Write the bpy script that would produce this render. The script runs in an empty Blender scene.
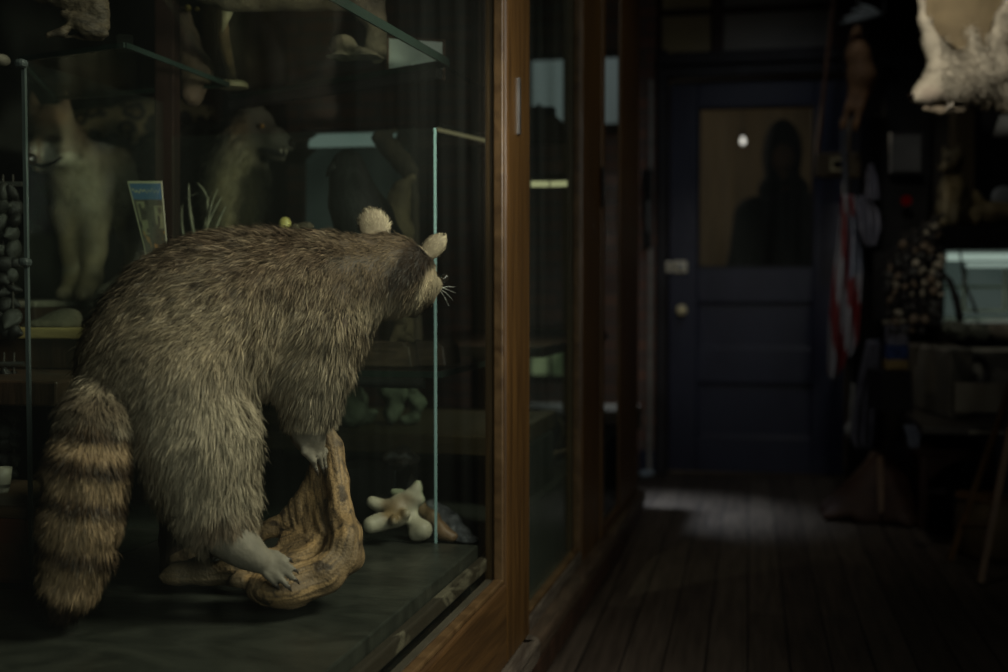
import bpy, bmesh, math, random
import numpy as np
from mathutils import Vector, Matrix

random.seed(7)
RNG = np.random.default_rng(7)
SC = bpy.context.scene
COL = SC.collection
PI = math.pi

# ------------------------------------------------------------------ camera
F = 1200.0
YAW, PITCH, EYE = math.radians(11.6), math.atan(46 / F), 0.95
cy_, sy_, cp_, sp_ = math.cos(YAW), math.sin(YAW), math.cos(PITCH), math.sin(PITCH)
FWD = np.array([-sy_ * cp_, cy_ * cp_, -sp_])
RGT = np.array([cy_, sy_, 0.0])
UPV = np.cross(RGT, FWD)
CAM = np.array([0.0, 0.0, EYE])


def P(px, py, z):
    """point seen at pixel (px, py), z metres along the optical axis"""
    return CAM + z * (FWD + (px - 504) / F * RGT - (py - 336) / F * UPV)


def ray(px, py):
    return FWD + (px - 504) / F * RGT - (py - 336) / F * UPV


def onX(px, py, X):
    d = ray(px, py)
    return CAM + d * (X / d[0])


def onY(px, py, Y):
    d = ray(px, py)
    return CAM + d * (Y / d[1])


def onZ(px, py, Z):
    d = ray(px, py)
    return CAM + d * ((Z - EYE) / d[2])


def pix(pts):
    q = np.asarray(pts) - CAM
    z = q @ FWD
    return 504 + F * (q @ RGT) / z, 336 - F * (q @ UPV) / z, z


cam = bpy.data.cameras.new('camera')
cam.sensor_width = 36.0
cam.lens = F / 1008 * 36
cam.clip_start = 0.05
cam.dof.use_dof = True
cam.dof.focus_distance = 1.98
cam.dof.aperture_fstop = 2.3
cam_o = bpy.data.objects.new('camera', cam)
COL.objects.link(cam_o)
cam_o.location = CAM
cam_o.rotation_euler = (PI / 2 - PITCH, 0, YAW)
SC.camera = cam_o
SC.cycles.transparent_max_bounces = 32


# ------------------------------------------------------------------ materials
def newmat(name):
    m = bpy.data.materials.new(name)
    m.use_nodes = True
    nt = m.node_tree
    nt.nodes.clear()
    out = nt.nodes.new('ShaderNodeOutputMaterial')
    return m, nt, out


def mat(name, c1, c2=None, rough=0.7, scale=12.0, stretch=(1, 1, 1), bump=0.2, bscale=None, metal=0.0, detail=6, spec=0.3, dist=0.6, contrast=(0.35, 0.65)):
    """two-tone noise material with bump"""
    c2 = c2 or tuple(x * 0.6 for x in c1)
    m, nt, out = newmat(name)
    N, L = nt.nodes.new, nt.links.new
    tc = N('ShaderNodeTexCoord')
    mp = N('ShaderNodeMapping')
    mp.inputs['Scale'].default_value = stretch
    L(tc.outputs['Object'], mp.inputs['Vector'])
    nz = N('ShaderNodeTexNoise')
    nz.inputs['Scale'].default_value = scale
    nz.inputs['Detail'].default_value = detail
    nz.inputs['Distortion'].default_value = dist
    L(mp.outputs['Vector'], nz.inputs['Vector'])
    cr = N('ShaderNodeValToRGB')
    cr.color_ramp.elements[0].position = contrast[0]
    cr.color_ramp.elements[1].position = contrast[1]
    cr.color_ramp.elements[0].color = (*c2, 1)
    cr.color_ramp.elements[1].color = (*c1, 1)
    L(nz.outputs['Fac'], cr.inputs['Fac'])
    b = N('ShaderNodeBsdfPrincipled')
    b.inputs['Roughness'].default_value = rough
    b.inputs['Metallic'].default_value = metal
    b.inputs['Specular IOR Level'].default_value = spec
    L(cr.outputs['Color'], b.inputs['Base Color'])
    if bump:
        nb = N('ShaderNodeTexNoise')
        nb.inputs['Scale'].default_value = bscale or scale * 2
        nb.inputs['Detail'].default_value = 6
        L(mp.outputs['Vector'], nb.inputs['Vector'])
        bp = N('ShaderNodeBump')
        bp.inputs['Strength'].default_value = bump
        bp.inputs['Distance'].default_value = 0.01
        L(nb.outputs['Fac'], bp.inputs['Height'])
        L(bp.outputs['Normal'], b.inputs['Normal'])
    L(b.outputs['BSDF'], out.inputs['Surface'])
    return m


def emit_mat(name, col, strength, c2=None, scale=6.0, stretch=(1, 1, 1)):
    m, nt, out = newmat(name)
    N, L = nt.nodes.new, nt.links.new
    e = N('ShaderNodeEmission')
    e.inputs['Strength'].default_value = strength
    if c2:
        tc = N('ShaderNodeTexCoord')
        mp = N('ShaderNodeMapping')
        mp.inputs['Scale'].default_value = stretch
        L(tc.outputs['Object'], mp.inputs['Vector'])
        nz = N('ShaderNodeTexNoise')
        nz.inputs['Scale'].default_value = scale
        L(mp.outputs['Vector'], nz.inputs['Vector'])
        cr = N('ShaderNodeValToRGB')
        cr.color_ramp.elements[0].position = 0.4
        cr.color_ramp.elements[1].position = 0.62
        cr.color_ramp.elements[0].color = (*c2, 1)
        cr.color_ramp.elements[1].color = (*col, 1)
        L(nz.outputs['Fac'], cr.inputs['Fac'])
        L(cr.outputs['Color'], e.inputs['Color'])
    else:
        e.inputs['Color'].default_value = (*col, 1)
    L(e.outputs['Emission'], out.inputs['Surface'])
    return m


def glass_mat(name, tint=(0.93, 0.97, 0.94), veil=0.0, refl=1.0):
    m, nt, out = newmat(name)
    N, L = nt.nodes.new, nt.links.new
    tr = N('ShaderNodeBsdfTransparent')
    tr.inputs['Color'].default_value = (*tint, 1)
    gl = N('ShaderNodeBsdfGlossy')
    gl.inputs['Roughness'].default_value = 0.02
    # two-sided Schlick reflectance: the pane is thin, so both faces reflect alike
    ge = N('ShaderNodeNewGeometry')
    dt = N('ShaderNodeVectorMath')
    dt.operation = 'DOT_PRODUCT'
    L(ge.outputs['Incoming'], dt.inputs[0])
    L(ge.outputs['Normal'], dt.inputs[1])
    prev = dt.outputs['Value']
    for op, val in (('ABSOLUTE', None), ('SUBTRACT', None), ('POWER', 5.0), ('MULTIPLY_ADD', 0.24 * refl)):
        mt = N('ShaderNodeMath')
        mt.operation = op
        if op == 'SUBTRACT':
            mt.inputs[0].default_value = 1.0
            L(prev, mt.inputs[1])
        else:
            L(prev, mt.inputs[0])
            if val is not None:
                mt.inputs[1].default_value = val
            if op == 'MULTIPLY_ADD':
                mt.inputs[2].default_value = 0.016 * refl
        prev = mt.outputs['Value']
    mx = N('ShaderNodeMixShader')
    L(prev, mx.inputs['Fac'])
    L(tr.outputs['BSDF'], mx.inputs[1])
    L(gl.outputs['BSDF'], mx.inputs[2])
    last = mx
    if veil:  # pale streaky coat stands in for room reflections veiling the glass
        tc = N('ShaderNodeTexCoord')
        mp = N('ShaderNodeMapping')
        mp.inputs['Scale'].default_value = (6, 6, 0.4)
        L(tc.outputs['Object'], mp.inputs['Vector'])
        nz = N('ShaderNodeTexNoise')
        nz.inputs['Scale'].default_value = 3.0
        nz.inputs['Detail'].default_value = 5
        L(mp.outputs['Vector'], nz.inputs['Vector'])
        mr = N('ShaderNodeMapRange')
        mr.inputs['From Min'].default_value = 0.3
        mr.inputs['From Max'].default_value = 0.75
        mr.inputs['To Min'].default_value = veil * 0.4
        mr.inputs['To Max'].default_value = veil * 1.5
        L(nz.outputs['Fac'], mr.inputs['Value'])
        df = N('ShaderNodeBsdfDiffuse')
        df.inputs['Color'].default_value = (0.5, 0.56, 0.5, 1)
        m2 = N('ShaderNodeMixShader')
        L(mr.outputs['Result'], m2.inputs['Fac'])
        L(mx.outputs['Shader'], m2.inputs[1])
        L(df.outputs['BSDF'], m2.inputs[2])
        last = m2
    L(last.outputs['Shader'], out.inputs['Surface'])
    return m


def fur_mat(name):
    m, nt, out = newmat(name)
    N, L = nt.nodes.new, nt.links.new
    a = N('ShaderNodeAttribute')
    a.attribute_name = 'fcol'
    n = N('ShaderNodeAttribute')
    n.attribute_name = 'fn'
    d = N('ShaderNodeBsdfDiffuse')
    L(a.outputs['Color'], d.inputs['Color'])
    L(n.outputs['Vector'], d.inputs['Normal'])
    g = N('ShaderNodeBsdfGlossy')
    g.inputs['Roughness'].default_value = 0.45
    g.inputs['Color'].default_value = (0.9, 0.88, 0.8, 1)
    mx = N('ShaderNodeMixShader')
    mx.inputs['Fac'].default_value = 0.010
    L(d.outputs['BSDF'], mx.inputs[1])
    L(g.outputs['BSDF'], mx.inputs[2])
    L(mx.outputs['Shader'], out.inputs['Surface'])
    return m


def col_mat(name, rough=0.7, spec=0.25, bump=0.25, bscale=120):
    """colour from the mesh's own 'fcol' attribute (skin colouring, markings)"""
    m, nt, out = newmat(name)
    N, L = nt.nodes.new, nt.links.new
    a = N('ShaderNodeAttribute')
    a.attribute_name = 'fcol'
    b = N('ShaderNodeBsdfPrincipled')
    b.inputs['Roughness'].default_value = rough
    b.inputs['Specular IOR Level'].default_value = spec
    L(a.outputs['Color'], b.inputs['Base Color'])
    tc = N('ShaderNodeTexCoord')
    nb = N('ShaderNodeTexNoise')
    nb.inputs['Scale'].default_value = bscale
    L(tc.outputs['Object'], nb.inputs['Vector'])
    bp = N('ShaderNodeBump')
    bp.inputs['Strength'].default_value = bump
    bp.inputs['Distance'].default_value = 0.004
    L(nb.outputs['Fac'], bp.inputs['Height'])
    L(bp.outputs['Normal'], b.inputs['Normal'])
    L(b.outputs['BSDF'], out.inputs['Surface'])
    return m


# ------------------------------------------------------------------ object helpers
def tag(o, label=None, cat=None, group=None, kind=None):
    if label: o['label'] = label
    if cat: o['category'] = cat
    if group: o['group'] = group
    if kind: o['kind'] = kind
    return o


def empty(name, loc, label=None, cat=None, group=None, rz=0.0):
    o = bpy.data.objects.new(name, None)
    COL.objects.link(o)
    o.location = loc
    o.rotation_euler = (0, 0, rz)
    o.empty_display_size = 0.05
    return tag(o, label, cat, group)


def adopt(o, parent):
    """parent o keeping its world place"""
    if parent is not None:
        o.parent = parent
        o.matrix_parent_inverse = (Matrix.Translation(parent.location) @ parent.rotation_euler.to_matrix().to_4x4()).inverted() if parent.parent is None else Matrix.Identity(4)
        if parent.parent is not None:
            o.matrix_parent_inverse = Matrix.Identity(4)
    return o


class MB:
    def __init__(s):
        s.bm = bmesh.new()

    def box(s, lo, hi, M=None):
        lo, hi = [min(a, b) for a, b in zip(lo, hi)], [max(a, b) for a, b in zip(lo, hi)]
        vs = []
        for x in (lo[0], hi[0]):
            for y in (lo[1], hi[1]):
                for z in (lo[2], hi[2]):
                    v = Vector((x, y, z))
                    vs.append(s.bm.verts.new(M @ v if M is not None else v))
        for f in ((0, 1, 3, 2), (4, 6, 7, 5), (0, 4, 5, 1), (2, 3, 7, 6), (0, 2, 6, 4), (1, 5, 7, 3)):
            s.bm.faces.new([vs[i] for i in f])
        return s

    def obox(s, c, size, rz=0, rx=0, ry=0):
        M = Matrix.Translation(Vector(c)) @ Matrix.Rotation(rz, 4, 'Z') @ Matrix.Rotation(ry, 4, 'Y') @ Matrix.Rotation(rx, 4, 'X')
        h = [x / 2 for x in size]
        return s.box([-x for x in h], h, M)

    def tube(s, pts, r, n=10, cap=True):
        pts = [Vector(p) for p in pts]
        rr = list(r) if hasattr(r, '__len__') else [r] * len(pts)
        rings = []
        ref = None
        for i, p in enumerate(pts):
            d = (pts[min(i + 1, len(pts) - 1)] - pts[max(i - 1, 0)]).normalized()
            if ref is None:
                ref = d.orthogonal().normalized()
            a = (ref - d * ref.dot(d)).normalized()
            ref = a
            b = d.cross(a)
            rings.append([s.bm.verts.new(p + (a * math.cos(2 * PI * k / n) + b * math.sin(2 * PI * k / n)) * rr[i]) for k in range(n)])
        for i in range(len(rings) - 1):
            for k in range(n):
                s.bm.faces.new((rings[i][k], rings[i][(k + 1) % n], rings[i + 1][(k + 1) % n], rings[i + 1][k]))
        if cap:
            s.bm.faces.new(rings[0][::-1])
            s.bm.faces.new(rings[-1])
        return s

    def lathe(s, c, prof, n=20, axis=(0, 0, 1)):
        """prof: list of (radius, height)"""
        ax = Vector(axis).normalized()
        a = ax.orthogonal().normalized()
        b = ax.cross(a)
        c = Vector(c)
        rings = [[s.bm.verts.new(c + ax * h + (a * math.cos(2 * PI * k / n) + b * math.sin(2 * PI * k / n)) * max(r, 1e-4)) for k in range(n)] for r, h in prof]
        for i in range(len(rings) - 1):
            for k in range(n):
                s.bm.faces.new((rings[i][k], rings[i][(k + 1) % n], rings[i + 1][(k + 1) % n], rings[i + 1][k]))
        s.bm.faces.new(rings[0][::-1])
        s.bm.faces.new(rings[-1])
        return s

    def prism(s, poly, vec):
        """extrude a planar polygon (3-D points) by vec"""
        v = Vector(vec)
        a = [s.bm.verts.new(Vector(p)) for p in poly]
        b = [s.bm.verts.new(Vector(p) + v) for p in poly]
        n = len(a)
        s.bm.faces.new(a[::-1])
        s.bm.faces.new(b)
        for i in range(n):
            s.bm.faces.new((a[i], a[(i + 1) % n], b[(i + 1) % n], b[i]))
        return s

    def grid(s, fn, nu, nv, thick=0.0):
        """surface fn(u,v) for u,v in 0..1"""
        vs = [[s.bm.verts.new(Vector(fn(i / nu, j / nv))) for j in range(nv + 1)] for i in range(nu + 1)]
        for i in range(nu):
            for j in range(nv):
                s.bm.faces.new((vs[i][j], vs[i + 1][j], vs[i + 1][j + 1], vs[i][j + 1]))
        return s

    def build(s, name, m, parent=None, bevel=0.0, smooth=False, solid=0.0, label=None, sub=0):
        bmesh.ops.recalc_face_normals(s.bm, faces=s.bm.faces[:])
        me = bpy.data.meshes.new(name)
        s.bm.to_mesh(me)
        s.bm.free()
        me.materials.append(m)
        if smooth:
            me.polygons.foreach_set('use_smooth', [True] * len(me.polygons))
        o = bpy.data.objects.new(name, me)
        COL.objects.link(o)
        adopt(o, parent)
        if solid:
            md = o.modifiers.new('solid', 'SOLIDIFY')
            md.thickness = solid
            md.offset = 0
        if bevel:
            md = o.modifiers.new('bevel', 'BEVEL')
            md.width = bevel
            md.segments = 2
            md.limit_method = 'ANGLE'
        if sub:
            md = o.modifiers.new('sub', 'SUBSURF')
            md.levels = md.render_levels = sub
        if label:
            o['label'] = label
        return o


# ------------------------------------------------------------------ organic shapes: smooth unions on a grid, then surface nets
class Blob:
    def __init__(s):
        s.pr = []

    def cap(s, a, b, ra, rb, k=0.02, sub=False):
        s.pr.append(('c', np.array(a, float), np.array(b, float), ra, rb, k, sub))
        return s

    def chain(s, pts, k=0.02):
        """pts: list of (point, radius)"""
        for (a, ra), (b, rb) in zip(pts[:-1], pts[1:]):
            s.cap(a, b, ra, rb, k)
        return s

    def ell(s, c, rad, axes=None, k=0.02, sub=False):
        A = np.eye(3) if axes is None else np.array(axes, float)
        s.pr.append(('e', np.array(c, float), np.array(rad, float), A, 0, k, sub))
        return s

    def mesh(s, h, disp=None):
        lo, hi = np.full(3, 1e9), np.full(3, -1e9)
        bb = []
        for p in s.pr:
            if p[0] == 'c':
                l = np.minimum(p[1] - p[3], p[2] - p[4])
                u = np.maximum(p[1] + p[3], p[2] + p[4])
            else:
                e = np.sqrt(((p[3] * p[2][:, None]) ** 2).sum(0))
                l, u = p[1] - e, p[1] + e
            bb.append((l, u))
            if not p[6]:
                lo, hi = np.minimum(lo, l), np.maximum(hi, u)
        lo = lo - 3 * h - 0.01
        hi = hi + 3 * h + 0.01
        n = np.ceil((hi - lo) / h).astype(int) + 1
        ax = [lo[i] + h * np.arange(n[i]) for i in range(3)]
        V = np.full(n, 1.0, dtype=np.float32)
        for p, (l, u) in zip(s.pr, bb):
            k = p[5]
            m = k + 4 * h
            i0 = np.maximum(np.floor((l - m - lo) / h).astype(int), 0)
            i1 = np.minimum(np.ceil((u + m - lo) / h).astype(int) + 1, n)
            if (i1 <= i0).any():
                continue
            sl = tuple(slice(a, b) for a, b in zip(i0, i1))
            X = ax[0][sl[0]][:, None, None]
            Y = ax[1][sl[1]][None, :, None]
            Z = ax[2][sl[2]][None, None, :]
            if p[0] == 'c':
                a, b = p[1], p[2]
                d = b - a
                dd = max(d @ d, 1e-12)
                t = np.clip(((X - a[0]) * d[0] + (Y - a[1]) * d[1] + (Z - a[2]) * d[2]) / dd, 0, 1)
                D = np.sqrt((X - a[0] - t * d[0]) ** 2 + (Y - a[1] - t * d[1]) ** 2 + (Z - a[2] - t * d[2]) ** 2) - (p[3] + t * (p[4] - p[3]))
            else:
                c, r, A = p[1], p[2], p[3]
                q = [(X - c[0]) * A[i][0] + (Y - c[1]) * A[i][1] + (Z - c[2]) * A[i][2] for i in range(3)]
                k0 = np.sqrt(sum((q[i] / r[i]) ** 2 for i in range(3)))
                k1 = np.sqrt(sum((q[i] / r[i] ** 2) ** 2 for i in range(3)))
                D = k0 * (k0 - 1) / np.maximum(k1, 1e-9)
            W = V[sl]
            if p[6]:
                hh = np.maximum(k - np.abs(W + D), 0) / max(k, 1e-9)
                V[sl] = np.maximum(W, -D) + hh * hh * k / 4
            else:
                hh = np.maximum(k - np.abs(W - D), 0) / max(k, 1e-9)
                V[sl] = np.minimum(W, D) - hh * hh * k / 4
        if disp is not None:
            near = np.abs(V) < 6 * h
            ii = np.argwhere(near)
            V[near] += disp(lo + ii * h).astype(np.float32)
        return nets(V, lo, h)


def nets(V, lo, h):
    ins = V < 0
    c = np.zeros(np.array(V.shape) - 1, dtype=np.int8)
    cs = [(i, j, k) for i in (0, 1) for j in (0, 1) for k in (0, 1)]
    n = V.shape

    def sh(A, o):
        return A[o[0]:n[0] - 1 + o[0], o[1]:n[1] - 1 + o[1], o[2]:n[2] - 1 + o[2]]
    for o in cs:
        c += sh(ins, o)
    act = (c > 0) & (c < 8)
    idx = np.argwhere(act)
    vid = np.full(act.shape, -1, dtype=np.int64)
    vid[act] = np.arange(len(idx))
    acc = np.zeros((len(idx), 3))
    cnt = np.zeros(len(idx))
    val = {o: V[idx[:, 0] + o[0], idx[:, 1] + o[1], idx[:, 2] + o[2]] for o in cs}
    for a in cs:
        for axis in range(3):
            if a[axis] == 0:
                b = list(a)
                b[axis] = 1
                b = tuple(b)
                va, vb = val[a], val[b]
                m = (va < 0) != (vb < 0)
                t = np.where(m, va / np.where(m, va - vb, 1), 0)
                for d in range(3):
                    acc[:, d] += np.where(m, a[d] + (t if d == axis else 0), 0)
                cnt += m
    verts = lo + h * (idx + acc / cnt[:, None])
    quads = []
    for axis in range(3):
        s0 = [slice(1, n[i] - 1) for i in range(3)]
        s0[axis] = slice(0, n[axis] - 1)
        s1 = list(s0)
        s1[axis] = slice(1, n[axis])
        A, B = ins[tuple(s0)], ins[tuple(s1)]
        e = np.argwhere(A != B)
        if not len(e):
            continue
        flip = A[tuple(e.T)]
        off = np.ones(3, int)
        off[axis] = 0
        e = e + off
        u, v = [(1, 2), (2, 0), (0, 1)][axis]
        du, dv = np.zeros(3, int), np.zeros(3, int)
        du[u] = 1
        dv[v] = 1
        q = np.stack([vid[tuple((e - du - dv).T)], vid[tuple((e - dv).T)], vid[tuple(e.T)], vid[tuple((e - du).T)]], 1)
        q[~flip] = q[~flip][:, ::-1]
        quads.append(q)
    return verts, np.concatenate(quads)


def smooth_verts(v, q, it=2, lam=0.5):
    for _ in range(it):
        acc = np.zeros_like(v)
        cnt = np.zeros(len(v))
        for a, b in ((0, 1), (1, 2), (2, 3), (3, 0)):
            np.add.at(acc, q[:, a], v[q[:, b]])
            np.add.at(acc, q[:, b], v[q[:, a]])
            np.add.at(cnt, q[:, a], 1)
            np.add.at(cnt, q[:, b], 1)
        v = v + lam * (acc / cnt[:, None] - v)
    return v


def np_mesh(name, v, faces, m, parent=None, attrs=None, smooth=True, sizes=None):
    me = bpy.data.meshes.new(name)
    me.vertices.add(len(v))
    me.vertices.foreach_set('co', np.ascontiguousarray(v, dtype=np.float32).ravel())
    if sizes is None:
        sizes = np.full(len(faces), faces.shape[1])
        loops = faces.ravel()
    else:
        loops = faces
    me.loops.add(len(loops))
    me.loops.foreach_set('vertex_index', loops.astype(np.int32))
    me.polygons.add(len(sizes))
    me.polygons.foreach_set('loop_start', np.concatenate([[0], np.cumsum(sizes)[:-1]]).astype(np.int32))
    me.update(calc_edges=True)
    if smooth:
        me.polygons.foreach_set('use_smooth', np.ones(len(sizes), dtype=bool))
    for an, (kind, data) in (attrs or {}).items():
        at = me.attributes.new(an, kind, 'POINT')
        at.data.foreach_set('color' if kind == 'FLOAT_COLOR' else ('vector' if kind == 'FLOAT_VECTOR' else 'value'), np.ascontiguousarray(data, dtype=np.float32).ravel())
    me.materials.append(m)
    o = bpy.data.objects.new(name, me)
    COL.objects.link(o)
    adopt(o, parent)
    return o


def vnormals(v, q):
    n = np.cross(v[q[:, 2]] - v[q[:, 0]], v[q[:, 3]] - v[q[:, 1]])
    out = np.zeros_like(v)
    for i in range(4):
        np.add.at(out, q[:, i], n)
    return out / np.maximum(np.linalg.norm(out, axis=1, keepdims=True), 1e-12)


def unit(a):
    return a / np.maximum(np.linalg.norm(a, axis=-1, keepdims=True), 1e-9)


def rgba(c):
    c = np.asarray(c, float)
    return np.concatenate([c, np.ones((len(c), 1))], 1)


def blob_obj(name, blob, h, m, parent=None, color=None, it=2, disp=None, extra=None):
    v, q = blob.mesh(h, disp)
    v = smooth_verts(v, q, it)
    at = {}
    if color is not None:
        at['fcol'] = ('FLOAT_COLOR', rgba(color(v)))
    if extra:
        at.update(extra(v))
    o = np_mesh(name, v, q, m, parent, at)
    return o, v, q


# smooth value noise
_TAB = RNG.random((32, 32, 32))


def vnoise(p, s):
    x = np.asarray(p) * s + 1000.0
    i = np.floor(x).astype(int)
    f = x - i
    f = f * f * (3 - 2 * f)
    r = 0
    for a in (0, 1):
        for b in (0, 1):
            for c in (0, 1):
                w = (f[:, 0] if a else 1 - f[:, 0]) * (f[:, 1] if b else 1 - f[:, 1]) * (f[:, 2] if c else 1 - f[:, 2])
                r = r + w * _TAB[(i[:, 0] + a) % 32, (i[:, 1] + b) % 32, (i[:, 2] + c) % 32]
    return r


def fur(parent, v, q, n, length, comb, color, m, width=0.0009, lift=0.45, jitter=0.22, droop=0.15, clump=0.0, name='fur'):
    """strands as tapering ribbons. length(p)->m (0: bare), comb(p,nrm)->direction, color(p)->(root rgb, tip rgb)"""
    nv = vnormals(v, q)
    tri = np.concatenate([q[:, [0, 1, 2]], q[:, [0, 2, 3]]])
    ar = 0.5 * np.linalg.norm(np.cross(v[tri[:, 1]] - v[tri[:, 0]], v[tri[:, 2]] - v[tri[:, 0]]), axis=1)
    t = tri[RNG.choice(len(tri), n, p=ar / ar.sum())]
    r1, r2 = np.sqrt(RNG.random(n)), RNG.random(n)
    w = np.stack([1 - r1, r1 * (1 - r2), r1 * r2], 1)[:, :, None]
    p = (v[t] * w).sum(1)
    nr = unit((nv[t] * w).sum(1))
    L = length(p)
    keep = L > 1e-4
    p, nr, L = p[keep], nr[keep], L[keep]
    n = len(p)
    L = L * (0.65 + 0.6 * RNG.random(n))
    c = comb(p, nr)
    c = unit(c - nr * (c * nr).sum(1, keepdims=True))
    jit = RNG.normal(size=(n, 3)) * jitter
    if clump:
        s = 70.0
        cl = np.stack([vnoise(p + k * 7.3, s) for k in range(3)], 1) - 0.5
        jit = jit + cl * clump
    d0 = unit(nr * lift * 1.3 + c + jit)
    d1 = unit(nr * lift * 0.8 + c + jit)
    d2 = unit(nr * lift * 0.3 + c + jit + np.array([0, 0, -droop]))
    Lc = L[:, None] / 3
    a0 = p - nr * 0.003
    a1 = a0 + d0 * Lc
    a2 = a1 + d1 * Lc
    a3 = a2 + d2 * Lc
    sd = unit(np.cross(d1, nr) + 0.35 * RNG.normal(size=(n, 3)))
    W = (width * (0.7 + 0.6 * RNG.random(n)))[:, None]
    vs = np.stack([a0 - sd * W * .8, a0 + sd * W * .8, a1 - sd * W, a1 + sd * W, a2 - sd * W * .7, a2 + sd * W * .7, a3], 1)
    b = np.arange(n)[:, None] * 7
    loops = np.concatenate([b + np.array([[0, 1, 3, 2]]), b + np.array([[2, 3, 5, 4]]), b + np.array([[4, 5, 6]])], 1)
    sizes = np.tile([4, 4, 3], n)
    cr, ct = color(p)
    mid1 = cr * 0.65 + ct * 0.35
    mid2 = cr * 0.2 + ct * 0.8
    cc = np.stack([cr, cr, mid1, mid1, mid2, mid2, ct], 1).reshape(-1, 3)
    fnv = unit(nr + 0.25 * d1 + 0.25 * RNG.normal(size=(n, 3)))
    fnn = np.repeat(fnv[:, None, :], 7, 1).reshape(-1, 3)
    o = np_mesh(name, vs.reshape(-1, 3), loops.ravel(), m, parent, {'fcol': ('FLOAT_COLOR', rgba(cc)), 'fn': ('FLOAT_VECTOR', fnn)}, True, sizes)
    o['kind'] = 'stuff'
    return o


def lerp(a, b, t):
    return a + (b - a) * t


def sstep(a, b, x):
    t = np.clip((x - a) / (b - a), 0, 1)
    return t * t * (3 - 2 * t)


def mixc(c, col, w):
    return c * (1 - w[:, None]) + np.array(col) * w[:, None]


M = {}
M['fur'] = fur_mat('fur')
M['skin'] = col_mat('skin')
M['case_wood'] = mat('case_wood', (0.070, 0.036, 0.009), (0.034, 0.017, 0.004), 0.42, 14, (3, 3, 0.25), 0.15, 40, spec=0.4)
M['rail_wood'] = mat('rail_wood', (0.064, 0.033, 0.009), (0.035, 0.018, 0.005), 0.45, 14, (3, 0.25, 3), 0.15, 40, spec=0.4)
M['worn_sill'] = mat('worn_sill', (0.085, 0.072, 0.052), (0.035, 0.028, 0.02), 0.5, 18, (3, 0.4, 3), 0.3, 60, spec=0.4)
M['dark_wood'] = mat('dark_wood', (0.035, 0.018, 0.010), (0.016, 0.009, 0.005), 0.5, 9, (3, 3, 0.4), 0.2, 30)
M['dark_base'] = mat('dark_base', (0.02, 0.012, 0.008), (0.01, 0.007, 0.005), 0.8, 9, (1, 1, 1), 0.2, 30, spec=0.1)
M['dark_int'] = mat('dark_interior', (0.02, 0.022, 0.018), (0.01, 0.011, 0.009), 0.9, 5, spec=0.05)
M['glass'] = glass_mat('case_glass', (0.955, 0.98, 0.95), 0.003, 0.45)
M['thin_glass'] = glass_mat('shelf_glass', (0.93, 0.97, 0.94), 0.003)
M['glass_edge'] = mat('glass_edge', (0.22, 0.34, 0.34), (0.17, 0.28, 0.28), 0.15, 5, bump=0, spec=0.6)
M['dim_edge'] = mat('dim_glass_edge', (0.055, 0.068, 0.064), (0.035, 0.045, 0.042), 0.15, 5, bump=0, spec=0.6)
M['green_edge'] = mat('green_edge', (0.010, 0.017, 0.014), (0.006, 0.011, 0.009), 0.35, 5, bump=0, spec=0.3)
M['black'] = mat('black_paint', (0.012, 0.012, 0.012), None, 0.35, 8, bump=0.05)
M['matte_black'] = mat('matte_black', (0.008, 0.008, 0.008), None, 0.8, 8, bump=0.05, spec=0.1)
M['brass'] = mat('brass', (0.95, 0.85, 0.52), (0.85, 0.72, 0.40), 0.35, 20, metal=0.1, bump=0.02, spec=.8)
M['steel'] = mat('steel', (0.5, 0.5, 0.47), (0.35, 0.35, 0.33), 0.35, 20, metal=1.0, bump=0.02)

# ------------------------------------------------------------------ the room
ROT = math.radians(1.58)          # the display cabinet is not quite parallel to the floorboards
CM = Matrix.Rotation(-ROT, 4, 'Z')
CR = np.array(CM.to_3x3())


def onC(px, py, lat):
    """distance along the cabinet, height: where a sight line meets the cabinet plane at that lateral distance"""
    d = CR.T @ ray(px, py)
    q = CAM + d * (-lat / d[0])
    return q[1], q[2]


def CW(lat, y, z):
    return CR @ np.array([-lat, y, z])


def structure(o):
    o['kind'] = 'structure'
    return o


def brick_mat():
    m, nt, out = newmat('old_brick')
    N, L = nt.nodes.new, nt.links.new
    tc = N('ShaderNodeTexCoord')
    mp = N('ShaderNodeMapping')
    mp.inputs['Rotation'].default_value = (PI / 2, 0, 0)
    L(tc.outputs['Object'], mp.inputs['Vector'])
    br = N('ShaderNodeTexBrick')
    br.inputs['Color1'].default_value = (0.26, 0.14, 0.10, 1)
    br.inputs['Color2'].default_value = (0.16, 0.095, 0.075, 1)
    br.inputs['Mortar'].default_value = (0.12, 0.11, 0.10, 1)
    br.inputs['Scale'].default_value = 1.0
    br.inputs['Brick Width'].default_value = 0.22
    br.inputs['Row Height'].default_value = 0.078
    br.inputs['Mortar Size'].default_value = 0.008
    L(mp.outputs['Vector'], br.inputs['Vector'])
    b = N('ShaderNodeBsdfPrincipled')
    b.inputs['Roughness'].default_value = 0.9
    L(br.outputs['Color'], b.inputs['Base Color'])
    bp = N('ShaderNodeBump')
    bp.inputs['Strength'].default_value = 0.6
    bp.inputs['Distance'].default_value = 0.01
    bp.invert = True
    L(br.outputs['Fac'], bp.inputs['Height'])
    L(bp.outputs['Normal'], b.inputs['Normal'])
    L(b.outputs['BSDF'], out.inputs['Surface'])
    return m


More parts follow.
